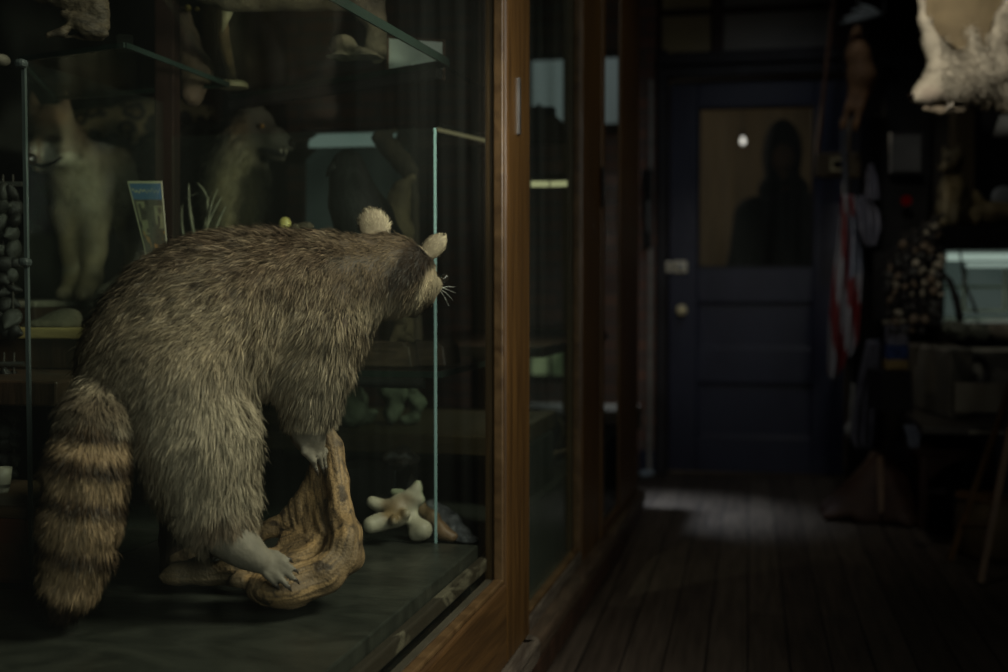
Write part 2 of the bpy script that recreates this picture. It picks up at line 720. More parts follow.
def floor_mat():
    m, nt, out = newmat('worn_floorboards')
    N, L = nt.nodes.new, nt.links.new
    tc = N('ShaderNodeTexCoord')
    mp = N('ShaderNodeMapping')
    mp.inputs['Rotation'].default_value = (0, 0, PI / 2)
    L(tc.outputs['Object'], mp.inputs['Vector'])
    br = N('ShaderNodeTexBrick')
    br.inputs['Color1'].default_value = (0.085, 0.068, 0.05, 1)
    br.inputs['Color2'].default_value = (0.058, 0.045, 0.033, 1)
    br.inputs['Mortar'].default_value = (0.012, 0.01, 0.008, 1)
    br.inputs['Scale'].default_value = 1.0
    br.inputs['Brick Width'].default_value = 2.6
    br.inputs['Row Height'].default_value = 0.105
    br.inputs['Mortar Size'].default_value = 0.0028
    br.offset = 0.37
    L(mp.outputs['Vector'], br.inputs['Vector'])
    m2 = N('ShaderNodeMapping')
    m2.inputs['Scale'].default_value = (9, 0.7, 1)
    L(tc.outputs['Object'], m2.inputs['Vector'])
    nz = N('ShaderNodeTexNoise')
    nz.inputs['Scale'].default_value = 5
    nz.inputs['Detail'].default_value = 8
    L(m2.outputs['Vector'], nz.inputs['Vector'])
    mr = N('ShaderNodeMapRange')
    mr.inputs['From Min'].default_value = 0.25
    mr.inputs['From Max'].default_value = 0.75
    mr.inputs['To Min'].default_value = 0.55
    mr.inputs['To Max'].default_value = 1.35
    L(nz.outputs['Fac'], mr.inputs['Value'])
    mu = N('ShaderNodeMix')
    mu.data_type = 'RGBA'
    mu.blend_type = 'MULTIPLY'
    mu.inputs['Factor'].default_value = 1
    L(br.outputs['Color'], mu.inputs['A'])
    L(mr.outputs['Result'], mu.inputs['B'])
    b = N('ShaderNodeBsdfPrincipled')
    b.inputs['Roughness'].default_value = 0.55
    b.inputs['Specular IOR Level'].default_value = 0.35
    L(mu.outputs['Result'], b.inputs['Base Color'])
    bp = N('ShaderNodeBump')
    bp.inputs['Strength'].default_value = 0.5
    bp.inputs['Distance'].default_value = 0.006
    L(nz.outputs['Fac'], bp.inputs['Height'])
    L(bp.outputs['Normal'], b.inputs['Normal'])
    L(b.outputs['BSDF'], out.inputs['Surface'])
    return m


M['brick'] = brick_mat()
M['floor'] = floor_mat()
M['plaster_dark'] = mat('dark_plaster', (0.03, 0.027, 0.022), (0.02, 0.018, 0.015), 0.9, 3, spec=0.1)
M['navy'] = mat('navy_paint', (0.025, 0.029, 0.056), (0.019, 0.022, 0.044), 0.36, 5, (1, 1, 0.5), 0.12, 30, spec=0.45)
M['trim_dark'] = mat('dark_trim', (0.028, 0.026, 0.030), (0.016, 0.014, 0.015), 0.5, 8, bump=0.1)

WY = 6.25                                             # the end wall with the door
structure(MB().box((-2.6, -1.2, -0.05), (2.4, 9.2, 0)).build('floor', M['floor']))
structure(MB().box((-2.6, -1.2, 3.0), (2.4, 9.2, 3.06)).build('ceiling', M['plaster_dark']))
structure(MB().box((-2.6, -1.2, 0), (-2.5, 9.2, 3.0)).build('wall_left', M['plaster_dark']))
structure(MB().box((1.55, -1.2, 0), (1.65, 9.2, 3.0)).build('wall_right', M['plaster_dark']))
structure(MB().box((-2.6, -1.3, 0), (2.4, -1.2, 3.0)).build('wall_front', M['plaster_dark']))


def ZY(py, Y=WY, px=750):
    return onY(px, py, Y)[2]


def XY(px, Y=WY, py=290):
    return onY(px, py, Y)[0]


DL, DR = XY(669), XY(846)                             # door leaf
DT = ZY(79)
FL = XY(657)                                          # frame's outer left
FRR = XY(862)
W1L, W1R, W1B, W1T = XY(531), XY(623), ZY(130), ZY(46)      # grey window left of the door, beyond the cabinet
W2L, W2R, W2B, W2T = XY(531), XY(568), ZY(378), ZY(333)
T0, T1 = ZY(52), ZY(13)
wl = MB()
wl.box((-2.5, WY, 0), (W1L, WY + .12, 3.0))
wl.box((W1L, WY, 0), (W1R, WY + .12, W2B))
wl.box((W2R, WY, W2B), (W1R, WY + .12, W2T))
wl.box((W1L, WY, W2T), (W1R, WY + .12, W1B))
wl.box((W1L, WY, W1T), (W1R, WY + .12, 3.0))
wl.box((W1R, WY, 0), (FL, WY + .12, 3.0))
structure(wl.build('wall_back', M['brick']))
wr = MB()
wr.box((FRR, WY, 0), (1.55, WY + .12, 3.0))
wr.box((FL, WY, ZY(-8)), (FRR, WY + .12, 3.0))
structure(wr.build('wall_back_upper', M['plaster_dark']))
structure(MB().box((-2.5, 8.6, 0), (1.55, 8.7, 3.0)).build('wall_back_room', mat('brown_panelling', (0.19, 0.155, 0.10), (0.115, 0.092, 0.058), 0.7, 4, (4, 1, 0.4), 0.1)))

# windows beyond the cabinet: overcast daylight behind a blind
w1 = MB().box((W1L, WY + .02, W1B), (W1R, WY + .035, W1T)).build('window_1', emit_mat('daylit_blind', (0.50, 0.60, 0.62), 0.15, (0.24, 0.29, 0.28), 1.2, (9, 1, 0.4)))
structure(w1)
wf = MB()
for a, b in (((W1L, W1B), (W1R, W1B + .05)), ((W1L, W1T - .03), (W1R, W1T)), ((XY(570), W1B), (XY(578), W1T)), ((XY(597), W1B), (XY(603), W1T)), ((W1R - .02, W1B), (W1R, W1T))):
    wf.box((a[0], WY - .02, a[1]), (b[0], WY + .02, b[1]))
wf.build('window_frame', M['dark_wood'], w1)
w2 = MB().box((W2L, WY + .02, W2B), (W2R, WY + .035, W2T)).build('window_2', emit_mat('daylit_garden', (0.42, 0.50, 0.28), 0.22, (0.10, 0.14, 0.07), 9, (1, 1, 1)))
structure(w2)
MB().box((W2L, WY - .01, W2B - .03), (W2R + .03, WY + .02, W2B)).box((W2L, WY - .01, W2T), (W2R + .03, WY + .02, W2T + .03)).box((W2R, WY - .01, W2B), (W2R + .03, WY + .02, W2T)).box((XY(549), WY - .01, W2B), (XY(549) + .012, WY + .02, W2T)).build('window_frame', M['dark_wood'], w2)

# door frame, transom and leaf
fr = MB()
fr.box((FL, WY - .05, 0), (DL - .012, WY + .1, T0 + .02))
fr.box((DL - .02, WY - .03, 0), (DL - .004, WY + .08, DT))
fr.box((DR + .012, WY - .05, 0), (FRR, WY + .1, T0 + .02))
fr.box((DL - .02, WY - .05, DT + .01), (DR + .02, WY + .1, DT + .07))
fr.box((FL, WY - .07, DT + .07), (FRR, WY + .1, T0))
structure(fr.build('trim_1', M['trim_dark'], bevel=.006))
tr = MB()
xs = (FL, XY(661), XY(710), XY(722), XY(828), FRR)
tr.box((xs[0], WY - .04, T0), (xs[1], WY + .06, ZY(-8)))
tr.box((xs[2], WY - .04, T0), (xs[3], WY + .06, ZY(-8)))
tr.box((xs[4], WY - .04, T0), (xs[5], WY + .06, ZY(-8)))
tr.box((xs[1], WY - .035, T1), (xs[4], WY + .05, ZY(7)))
structure(tr.build('trim_2', mat('red_brown_trim', (0.05, 0.024, 0.015), (0.03, 0.014, 0.01), 0.5, 8), bevel=.006))
glow_brown = mat('glow_brown_glass', (0.42, 0.34, 0.18), (0.28, 0.225, 0.13), 0.4, 3, spec=0.3)  # brightened colour stands in for back-room light through the pane
glow_grey = mat('glow_grey_glass', (0.30, 0.28, 0.24), (0.20, 0.19, 0.17), 0.4, 3, spec=0.3)  # greyer pane, the light from behind is again in its colour
structure(MB().box((xs[1], WY + .0, T0), (xs[2], WY + .012, ZY(-8))).build('window_3', glow_brown))
structure(MB().box((xs[3], WY + .0, T0), (xs[4], WY + .012, ZY(-8))).build('window_4', glow_grey))

GL, GR, GB, GT = XY(697), XY(813), ZY(268), ZY(106)
P1 = (XY(694), XY(806), ZY(349), ZY(302))
P2 = (XY(694), XY(806), ZY(438), ZY(383))
lf = MB()
y0, y1 = WY + .01, WY + .05
lf.box((DL, y0, 0.012), (GL, y1, DT))
lf.box((GR, y0, 0.012), (DR, y1, DT))
lf.box((GL, y0, GT), (GR, y1, DT))
lf.box((GL, y0, P1[3]), (GR, y1, GB))
lf.box((GL, y0, P2[3]), (GR, y1, P1[2]))
lf.box((GL, y0, 0.012), (GR, y1, P2[2]))
door = structure(lf.build('door_1', M['navy'], bevel=.004))
for p in (P1, P2):
    MB().box((GL, y0 + .030, p[2]), (GR, y0 + .038, p[3])).build('door_panel', M['navy'], door)
    bd = MB()
    t = .014
    for lo, hi in (((GL, p[2]), (GR, p[2] + t)), ((GL, p[3] - t), (GR, p[3])), ((GL, p[2]), (GL + t, p[3])), ((GR - t, p[2]), (GR, p[3]))):
        bd.box((lo[0], y0 + .014, lo[1]), (hi[0], y0 + .031, hi[1]))
    bd.build('panel_moulding', M['navy'], door, bevel=.004)
MB().box((GL, y0 + .015, GB), (GR, y0 + .021, GT)).build('door_pane', glass_mat('door_glass', (0.75, 0.72, 0.66), 0.05), door)
bd = MB()
t = .012
for lo, hi in (((GL, GB), (GR, GB + t)), ((GL, GT - t), (GR, GT)), ((GL, GB), (GL + t, GT)), ((GR - t, GB), (GR, GT))):
    bd.box((lo[0], y0 - .004, lo[1]), (hi[0], y0 + .02, hi[1]))
bd.build('pane_moulding', M['trim_dark'], door, bevel=.003)
kb = onY(682, 310, WY)
hw = MB().lathe((kb[0], y0, kb[2]), [(.026, 0), (.026, .006), (.011, .01), (.011, .03), (.024, .038), (.029, .05), (.024, .062), (.005, .066)], 20, (0, -1, 0)).build('door_knob', M['brass'], door, smooth=True, label='round brass door knob')
lk = onY(676, 267, WY)
MB().obox((lk[0] + .02, y0 - .008, lk[2]), (.075, .022, .065)).obox((lk[0] - .045, y0 - .03, lk[2]), (.045, .03, .06)).build('rim_lock', mat('tarnished_brass', (0.80, 0.75, 0.58), (0.60, 0.55, 0.42), 0.45, 30, metal=0.1), door, bevel=.008, label='tarnished brass rim lock on the door edge')
MB().lathe((lk[0] + .022, y0 - .018, lk[2]), [(.019, 0), (.019, .006), (.012, .009)], 16, (0, -1, 0)).build('lock_cylinder', M['steel'], door, smooth=True)
# trim strip with a switch box and conduit on the brick left of the door
structure(MB().box((XY(648.5), WY - .03, 0), (XY(653), WY, ZY(78))).build('trim_3', mat('pale_moulding', (0.30, 0.29, 0.26), (0.20, 0.19, 0.17), 0.5, 9)))
sb = empty('switch_box', onY(648, 215, WY), 'narrow black switch box on the brick beside the navy door', 'switch')
MB().box((XY(644.5), WY - .05, ZY(247)), (XY(652.5), WY - .031, ZY(168))).build('housing', M['black'], sb, bevel=.004)
MB().box((XY(647.3), WY - .058, ZY(232)), (XY(650.2), WY - .05, ZY(200))).build('toggle', mat('grey_plastic', (0.2, 0.2, 0.19), None, 0.5), sb, bevel=.002)
structure(MB().box((XY(640), WY - .02, 0), (FL, WY, .12)).build('baseboard_back', M['navy'], bevel=.004))

# ------------------------------------------------------------------ the display cabinet
y1a, y1b = onC(507.5, 300, .515)[0], onC(530, 300, .515)[0]
zr_top, zr_bot = onC(497, 575, .54)[1], onC(526, 640, .515)[1]
y2a, y2b = onC(583, 300, .535)[0], onC(600.5, 300, .535)[0]
yE0, yE1 = onC(620, 300, .53)[0], onC(638.5, 300, .53)[0]
z2 = .235
NEAR = .42
TOP = 2.62
cab = empty('display_cabinet', CW(1.3, 2.5, 0), 'long brown wooden glass-fronted display cabinet along the left of the aisle', 'cabinet')


def cbox(lat0, lat1, ya, yb, za, zb, mb=None):
    return (mb or MB()).box((-lat0, ya, za), (-lat1, yb, zb), CM)


ba = MB()
cbox(.60, 2.3, NEAR, yE1 - .03, 0, .16, ba)
ba.build('base', M['dark_base'], cab)
bk = MB()
cbox(2.27, 2.3, NEAR, yE1, .16, TOP, bk)
bk.build('back_panel', M['dark_int'], cab)
tp = MB()
cbox(.53, 2.3, NEAR, yE1, TOP, TOP + .05, tp)
tp.build('top_panel', M['dark_wood'], cab)
cbox(.58, 2.27, onC(478, 545, .565)[0] + .0, yE1 - .03, .16, .442).build('lower_deck', M['dark_int'], cab)
# sill: worn strip under the near sash with a rounded end, thinner ledge under the far ones
sl = MB()
cbox(.490, .60, NEAR, y1b - .02, zr_bot - .05, zr_bot - .002, sl)
sl.lathe(CW(.53, y1b - .02, zr_bot - .05), [(.040, 0), (.040, .048)], 20)
sl.build('sill_strip', M['worn_sill'], cab, bevel=.008)
cbox(.500, .62, y1b + .005, yE1, .165, .205).build('far_sill', mat('sill_brown', (0.06, 0.042, 0.026), (0.028, 0.02, 0.013), 0.45, 16, (3, .4, 3), 0.3), cab, bevel=.008)
cbox(.505, .62, NEAR, yE1, .10, .165).build('base_moulding', M['dark_wood'], cab, bevel=.01)


def sash(name, lat, ya, yb, za, zb, sw, rail_b, mats, label, right_w=None, d=.045, gm=None):
    """a framed glass door; lat is its front face"""
    rw = right_w or sw
    f = cbox(lat, lat + d, yb - rw, yb, za, zb).build(name, mats[0], cab, bevel=.006, label=label)
    cbox(lat, lat + d, ya, ya + sw, za, zb).build('stile', mats[0], f, bevel=.006)
    cbox(lat, lat + d, ya + sw, yb - rw, za, za + rail_b).build('bottom_rail', mats[1], f, bevel=.006)
    cbox(lat, lat + d, ya + sw, yb - rw, zb - .09, zb).build('top_rail', mats[1], f, bevel=.006)
    cbox(lat + d * .55, lat + d * .66, ya + sw - .005, yb - rw + .005, za + rail_b - .005, zb - .085).build('pane', gm or M['glass'], f)
    b = MB()
    t = .010
    cbox(lat + .006, lat + d * .57, ya + sw, yb - rw, za + rail_b, za + rail_b + t, b)
    cbox(lat + .006, lat + d * .57, yb - rw - t, yb - rw, za + rail_b, zb - .09, b)
    b.build('glazing_bead', mats[2], f, bevel=.003)
    return f


M['bead'] = mat('worn_bead', (0.085, 0.052, 0.020), (0.040, 0.022, 0.007), 0.4, 25, (1, 1, 1), 0.1, spec=0.5)
s1 = sash('glass_door', .515, NEAR + .01, y1b, zr_bot, TOP - .01, .10, zr_top - zr_bot - .012, (M['case_wood'], M['rail_wood'], M['bead']), 'nearest sliding glass door, wide brown stile and tall bottom rail', y1b - y1a)
s2 = sash('glass_door', .535, y1b + .004, y2b, .20, TOP - .01, .05, .035, (M['case_wood'], M['worn_sill'], M['bead']), 'middle sliding glass door with low worn rail', y2b - y2a, gm=glass_mat('veiled_case_glass', (0.9, 0.96, 0.9), 0.02))  # milkier pane: reflection haze put in as a pale coat
s3 = sash('glass_door', .53, y2b + .004, yE1, .20, TOP - .01, .05, .035, (M['case_wood'], M['rail_wood'], M['bead']), 'far sliding glass door by the cabinet end', yE1 - yE0, d=.010)
hq = onC(519, 107, .515)
cbox(.510, .5155, hq[0] - .016, hq[0] - .004, hq[1] - .055, hq[1] + .055).build('hinge', M['steel'], s1)
hq = onC(603, 187, .53)
cbox(.525, .5305, hq[0] - .02, hq[0], hq[1] - .06, hq[1] + .06).build('pull', M['black'], s3, bevel=.003)
cbox(.54, 2.27, yE1 - .05, yE1, .2, .45).build('end_panel', M['dark_wood'], cab)
for lat in (1.1, 2.2):
    cbox(lat, lat + .06, yE1 - .05, yE1, .45, TOP).build('end_post', M['dark_wood'], cab)
yb_ = onC(575, 300, 1.0)[0]
pa, pb = onC(572, 300, .86)[0], onC(583, 300, .86)[0]
cbox(.86, .9, pa, pa + .22, .44, TOP).build('inner_post', mat('olive_wood', (0.075, 0.058, 0.022), (0.045, 0.034, 0.013), 0.5, 9, (3, 3, .4)), cab, bevel=.004)
# trim lip between the slab and the glass, its varnish flaked off in pale patches
lz = onC(491, 553, .565)[1]
cbox(.556, .574, NEAR + .05, onC(492, 553, .565)[0], lz - .02, lz + .006).build('slab_trim', mat('flaked_varnish', (0.075, 0.066, 0.045), (0.022, 0.018, 0.012), 0.45, 26, (1, .35, 1), 0.3, contrast=(0.52, 0.6)), cab, bevel=.004)
cbox(.50 + .03, .557, NEAR + .05, onC(495, 560, .55)[0], lz - .05, lz - .035).build('inner_ledge', mat('ledge_grey_brown', (0.055, 0.047, 0.035), (0.035, 0.03, 0.022), 0.5, 9), cab)
SLAB = onC(478, 545, .575)[1]
M['slate'] = mat('slate_slab', (0.024, 0.026, 0.020), (0.011, 0.0125, 0.0095), 0.36, 7, (1, 1.6, 1), 0.12, 45, dist=1.6, spec=0.5)
slab = cbox(.575, 2.2, NEAR + .05, onC(478, 545, .575)[0], SLAB - .03, SLAB)
slab_o = slab.build('slate_slab', M['slate'], bevel=.003)
tag(slab_o, 'dark green slate slab under the raccoon inside the near cabinet door', 'slab')
cbox(.62, 2.2, NEAR + .08, onC(478, 545, .575)[0] - .02, .16, SLAB - .03).build('plinth', M['dark_int'], cab)
# interior partitions of glass
pe = onC(436, 300, .66)


def glass_panel(poly, vec, edge_poly, edge_vec, label, em='glass_edge'):
    o = MB().prism(poly, vec).build('glass_partition', M['thin_glass'])
    tag(o, label, 'glass panel')
    MB().prism(edge_poly, edge_vec).build('polished_edge', M[em], o)
    return o


def cpanel_x(lat0, lat1, y, z0, z1, label, t=.005):
    a = [CW(lat0 + .004, y, z0), CW(lat1, y, z0), CW(lat1, y, z1), CW(lat0 + .004, y, z1)]
    e = [CW(lat0, y, z0), CW(lat0 + .004, y, z0), CW(lat0 + .004, y, z1), CW(lat0, y, z1)]
    v = CR @ np.array([0, t, 0])
    return glass_panel(a, v, e, v, label)


cpanel_x(.66, 1.22, pe[0], SLAB - .027, onC(436, 128, .66)[1], 'upright glass partition with a bright polished edge behind the raccoon snout')
ph = onC(28, 300, 1.2)
a = [CW(1.2, ph[0] + .006, SLAB), CW(1.2, 2.17, SLAB), CW(1.2, 2.17, onC(24, 60, 1.2)[1]), CW(1.2, ph[0] + .006, onC(24, 60, 1.2)[1])]
e = [CW(1.2, ph[0], SLAB), CW(1.2, ph[0] + .006, SLAB), CW(1.2, ph[0] + .006, onC(24, 60, 1.2)[1]), CW(1.2, ph[0], onC(24, 60, 1.2)[1])]
gp = glass_panel(a, CR @ np.array([-.006, 0, 0]), e, CR @ np.array([-.006, 0, 0]), 'upright glass partition with clips at the left of the wolf-like animal', 'dim_edge')
for py in (262, 62):
    q = onC(27 if py > 200 else 23, py, 1.19)
    MB().obox(CW(1.2, q[0] + .01, q[1]), (.018, .02, .014), -ROT).build('clip', mat('clear_clip', (0.05, 0.06, 0.057), (0.035, 0.042, 0.04), 0.2, 9, spec=0.6), gp, bevel=.006)
MB().box((-1.75, ph[0] + .0, SLAB), (-1.2, ph[0] + .006, SLAB + .075), CM).build('foot_strip', M['thin_glass'], gp)


def shelf(name, polypx, Z, t, label, parts=True):
    top = [onZ(x, y, Z) for x, y in polypx]
    o = MB().prism(top, (0, 0, t)).build(name, M['thin_glass'])
    tag(o, label, 'shelf')
    n = len(top)
    c = sum(top) / n
    ed = MB()
    for i in (range(n) if parts is True else parts):
        a, b = top[i], top[(i + 1) % n]
        nn = unit(np.array([(b - a)[1], -(b - a)[0], 0]))
        if nn @ (a - c) < 0:
            nn = -nn
        ed.prism([a, b, b + nn * .004, a + nn * .004], (0, 0, t))
    ed.build('polished_edge', M['green_edge'], o)
    return o


ZT = .95 + (290 - 68) / F * 2.4
topsh = shelf('glass_shelf', [(448, 67), (335, 4), (255, -35), (160, -5), (232, 102)], ZT, .016, 'upper glass shelf with a dark corner pointing right under the brown stone carving', (0, 1, 4))
bp0, bp1 = onZ(447, 68, ZT), onZ(234, 101, ZT)
bdir = unit(bp1 - bp0)
bnr = np.array([-bdir[1], bdir[0], 0])
MB().prism([bp0 + bdir * .01, bp1, bp1 + bnr * .02, bp0 + bdir * .01 + bnr * .02], (0, 0, -.022)).build('dark_underside', M['matte_black'], topsh, bevel=.004)  # black strip added for the shelf's dark underside
MB().tube([onZ(447, 68, ZT + .006), onZ(498, 97, ZT + .006)], .0035, 8).build('support_rod', M['matte_black'], topsh)
leftsh = shelf('glass_shelf', [(125, 48), (20, 62), (55, 100), (228, 87)], ZT, .010, 'upper glass shelf at the left above the wolf-like animal')
q = P(125, 47, 2.2)
MB().obox(onZ(125, 48, ZT) + np.array([0, 0, .008]), (.03, .03, .03), .5).build('clip', M['thin_glass'], leftsh, bevel=.004)
ZM = .79
ys = onC(462, 366, .66)
ms = cbox(.66, 1.22, pe[0] + .02, 3.25, ZM - .012, ZM).build('glass_shelf', M['thin_glass'])
tag(ms, 'middle glass shelf carrying two dark wooden plinths behind the raccoon chest', 'shelf')
cbox(.655, .66, pe[0] + .02, 3.25, ZM - .012, ZM).build('polished_edge', M['green_edge'], ms)
cbox(.66, 1.22, pe[0] + .014, pe[0] + .02, ZM - .012, ZM).build('polished_edge', M['green_edge'], ms)
br = MB().tube([CW(.70, pe[0] + .05, ZM - .026), CW(1.22, pe[0] + .05, ZM - .026)], .011, 12)
br.build('bracket', M['black'], ms, smooth=False)
ws = cbox(1.24, 2.26, 1.86, 4.4, ZM - .045, ZM).build('wooden_shelf', M['dark_wood'], bevel=.004)
tag(ws, 'dark wooden shelf under the wolf-like animal at the far left', 'shelf')
pq0 = P(155, 120, 2.55)
post = MB().prism([P(154, 245, 2.5), P(174, 245, 2.5), P(174, -60, 2.5), P(154, -60, 2.5)], FWD * .05)
post = post.build('partition_post', mat('red_brown_post', (0.009, 0.004, 0.0025), (0.005, 0.0022, 0.0014), 0.8, 8, (3, 3, .4), spec=.08), bevel=.004)
tag(post, 'dark red-brown upright wooden post between the two canine mounts', 'post')

# ------------------------------------------------------------------ the raccoon
def zc(px):
    return 1.80 + (px - 100) * 0.00088


def R(px, py, dz=0.0):
    return P(px, py, zc(px) + dz)


def r_(rp, px):
    return rp * zc(px) / F


def seg(b, pts, k=.03):
    """pts: (px, py, dz, radius in px)"""
    q = [(R(x, y, dz), r_(r, x)) for x, y, dz, r in pts]
    b.chain(q, k)


rb = Blob()
# trunk: rump, arched back, shoulders, neck
seg(rb, [(127, 395, 0, 46), (150, 352, 0, 54), (186, 318, 0, 60), (225, 305, 0, 62), (268, 302, 0, 60), (305, 297, 0, 53), (340, 287, 0, 43), (372, 274, 0, 36)], .05)
rb.ell(R(200, 350, 0), (.13, .12, .11), [RGT, FWD, UPV], .05)
rb.ell(R(300, 335, 0), (.085, .095, .10), [RGT, FWD, UPV], .05)
# near hind leg, foot on the root
seg(rb, [(180, 385, -.06, 60), (196, 440, -.08, 52), (206, 480, -.09, 41), (216, 512, -.115, 27), (228, 538, -.135, 14), (246, 551, -.157, 10.5), (262, 562, -.175, 9.5)], .035)
# far hind leg
seg(rb, [(195, 390, .07, 54), (200, 450, .09, 42), (206, 500, .10, 22), (216, 528, .10, 12), (236, 540, .09, 9)], .03)
# near fore leg
rb.ell(R(325, 325, 0), (.062, .085, .075), [RGT, FWD, UPV], .04)
seg(rb, [(308, 338, -.045, 46), (311, 372, -.055, 33), (309, 400, -.06, 22), (307, 424, -.06, 14), (309, 438, -.055, 9.5), (315, 450, -.05, 8)], .03)
# far fore leg
seg(rb, [(305, 340, .06, 40), (312, 380, .06, 24), (316, 410, .05, 14), (320, 428, .03, 9)], .03)
# head turned away towards the aisle
rb.ell(R(392, 272, .0), (.072, .074, .060), [RGT, FWD, UPV], .03)
seg(rb, [(400, 285, -.02, 28), (419, 287, .02, 19)], .03)
seg(rb, [(418, 283, .04, 17), (430, 285, .065, 9.5), (436, 283, .085, 6)], .02)
seg(rb, [(416, 298, .03, 13), (428, 301, .06, 6)], .02)


def ear(b, c, u, v, w, ru, rv, rw, k=.008):
    b.ell(c, (ru, rv, rw), [u, v, w], k)


ca, sa = math.cos(.5), math.sin(.5)
U1 = RGT
ear(rb, R(374, 226, .03), RGT * .97 + UPV * .12, UPV, FWD, r_(16, 374), r_(18, 374), .010, .012)
e2u = unit(RGT * math.cos(.75) + UPV * math.sin(.75))
e2v = unit(-RGT * math.sin(.75) + UPV * math.cos(.75))
ear(rb, R(433, 247, .01), e2u, e2v, FWD, r_(17, 433), r_(11, 433), .010, .010)
# toes of the near hind foot
toes_h = [[(258, 565, -.172), (267, 575, -.187), (275, 584, -.197)], [(265, 566, -.180), (277, 575, -.196), (287, 586, -.209)],
          [(270, 563, -.182), (283, 570, -.197), (294, 579, -.212)], [(271, 558, -.178), (283, 562, -.192), (293, 569, -.206)],
          [(266, 553, -.165), (276, 554, -.178), (287, 559, -.190)]]
for tpts in toes_h:
    seg(rb, [(x, y, d, r) for (x, y, d), r in zip(tpts, (4.2, 3.5, 2.7))], .003)
# fingers of the near fore paw, hooked over the root
toes_f = [[(311, 446, -.062), (319, 456, -.066), (322, 467, -.06)], [(314, 445, -.052), (323, 455, -.054), (325.5, 466, -.05)],
          [(316, 444, -.04), (325, 451, -.04), (327, 462, -.035)], [(308, 447, -.07), (313, 460, -.074), (316, 469, -.068)],
          [(303, 443, -.072), (304, 452, -.074), (309, 458, -.07)]]
for tpts in toes_f:
    seg(rb, [(x, y, d, r) for (x, y, d), r in zip(tpts, (3.8, 3.2, 2.5))], .005)
toes_g = [[(320, 430, .03), (327, 434, .02), (330, 442, .012)], [(322, 428, .035), (329, 431, .03), (333, 439, .02)]]
for tpts in toes_g:
    seg(rb, [(x, y, d, r) for (x, y, d), r in zip(tpts, (3.8, 3.2, 2.5))], .005)
# tail hanging over the slab
TAIL = [(108, 398, -.02, 30), (94, 428, -.055, 33), (87, 470, -.07, 36), (82, 515, -.07, 36), (77, 552, -.065, 32), (70, 583, -.06, 26), (65, 603, -.055, 15)]
seg(rb, TAIL, .012)

rv, rq = rb.mesh(.0036)
rv = smooth_verts(rv, rq, 2)


def bary(px, py, cx, cy, rx, ry):
    return ((px - cx) / rx) ** 2 + ((py - cy) / ry) ** 2


def is_tail(p):
    x, y, z = pix(p)
    return (y > 405) & (x < 136 - 0.0 * y) & (z < zc(x) + .0) & (x < 100 + (y < 440) * 12 + 30) & ~((x > 112) & (y < 425))


def in_ear2(x, y):
    return (bary(x, y, 436, 244, 17, 16) < 1.0) & (y - 235 < 1.0 * (x - 408))


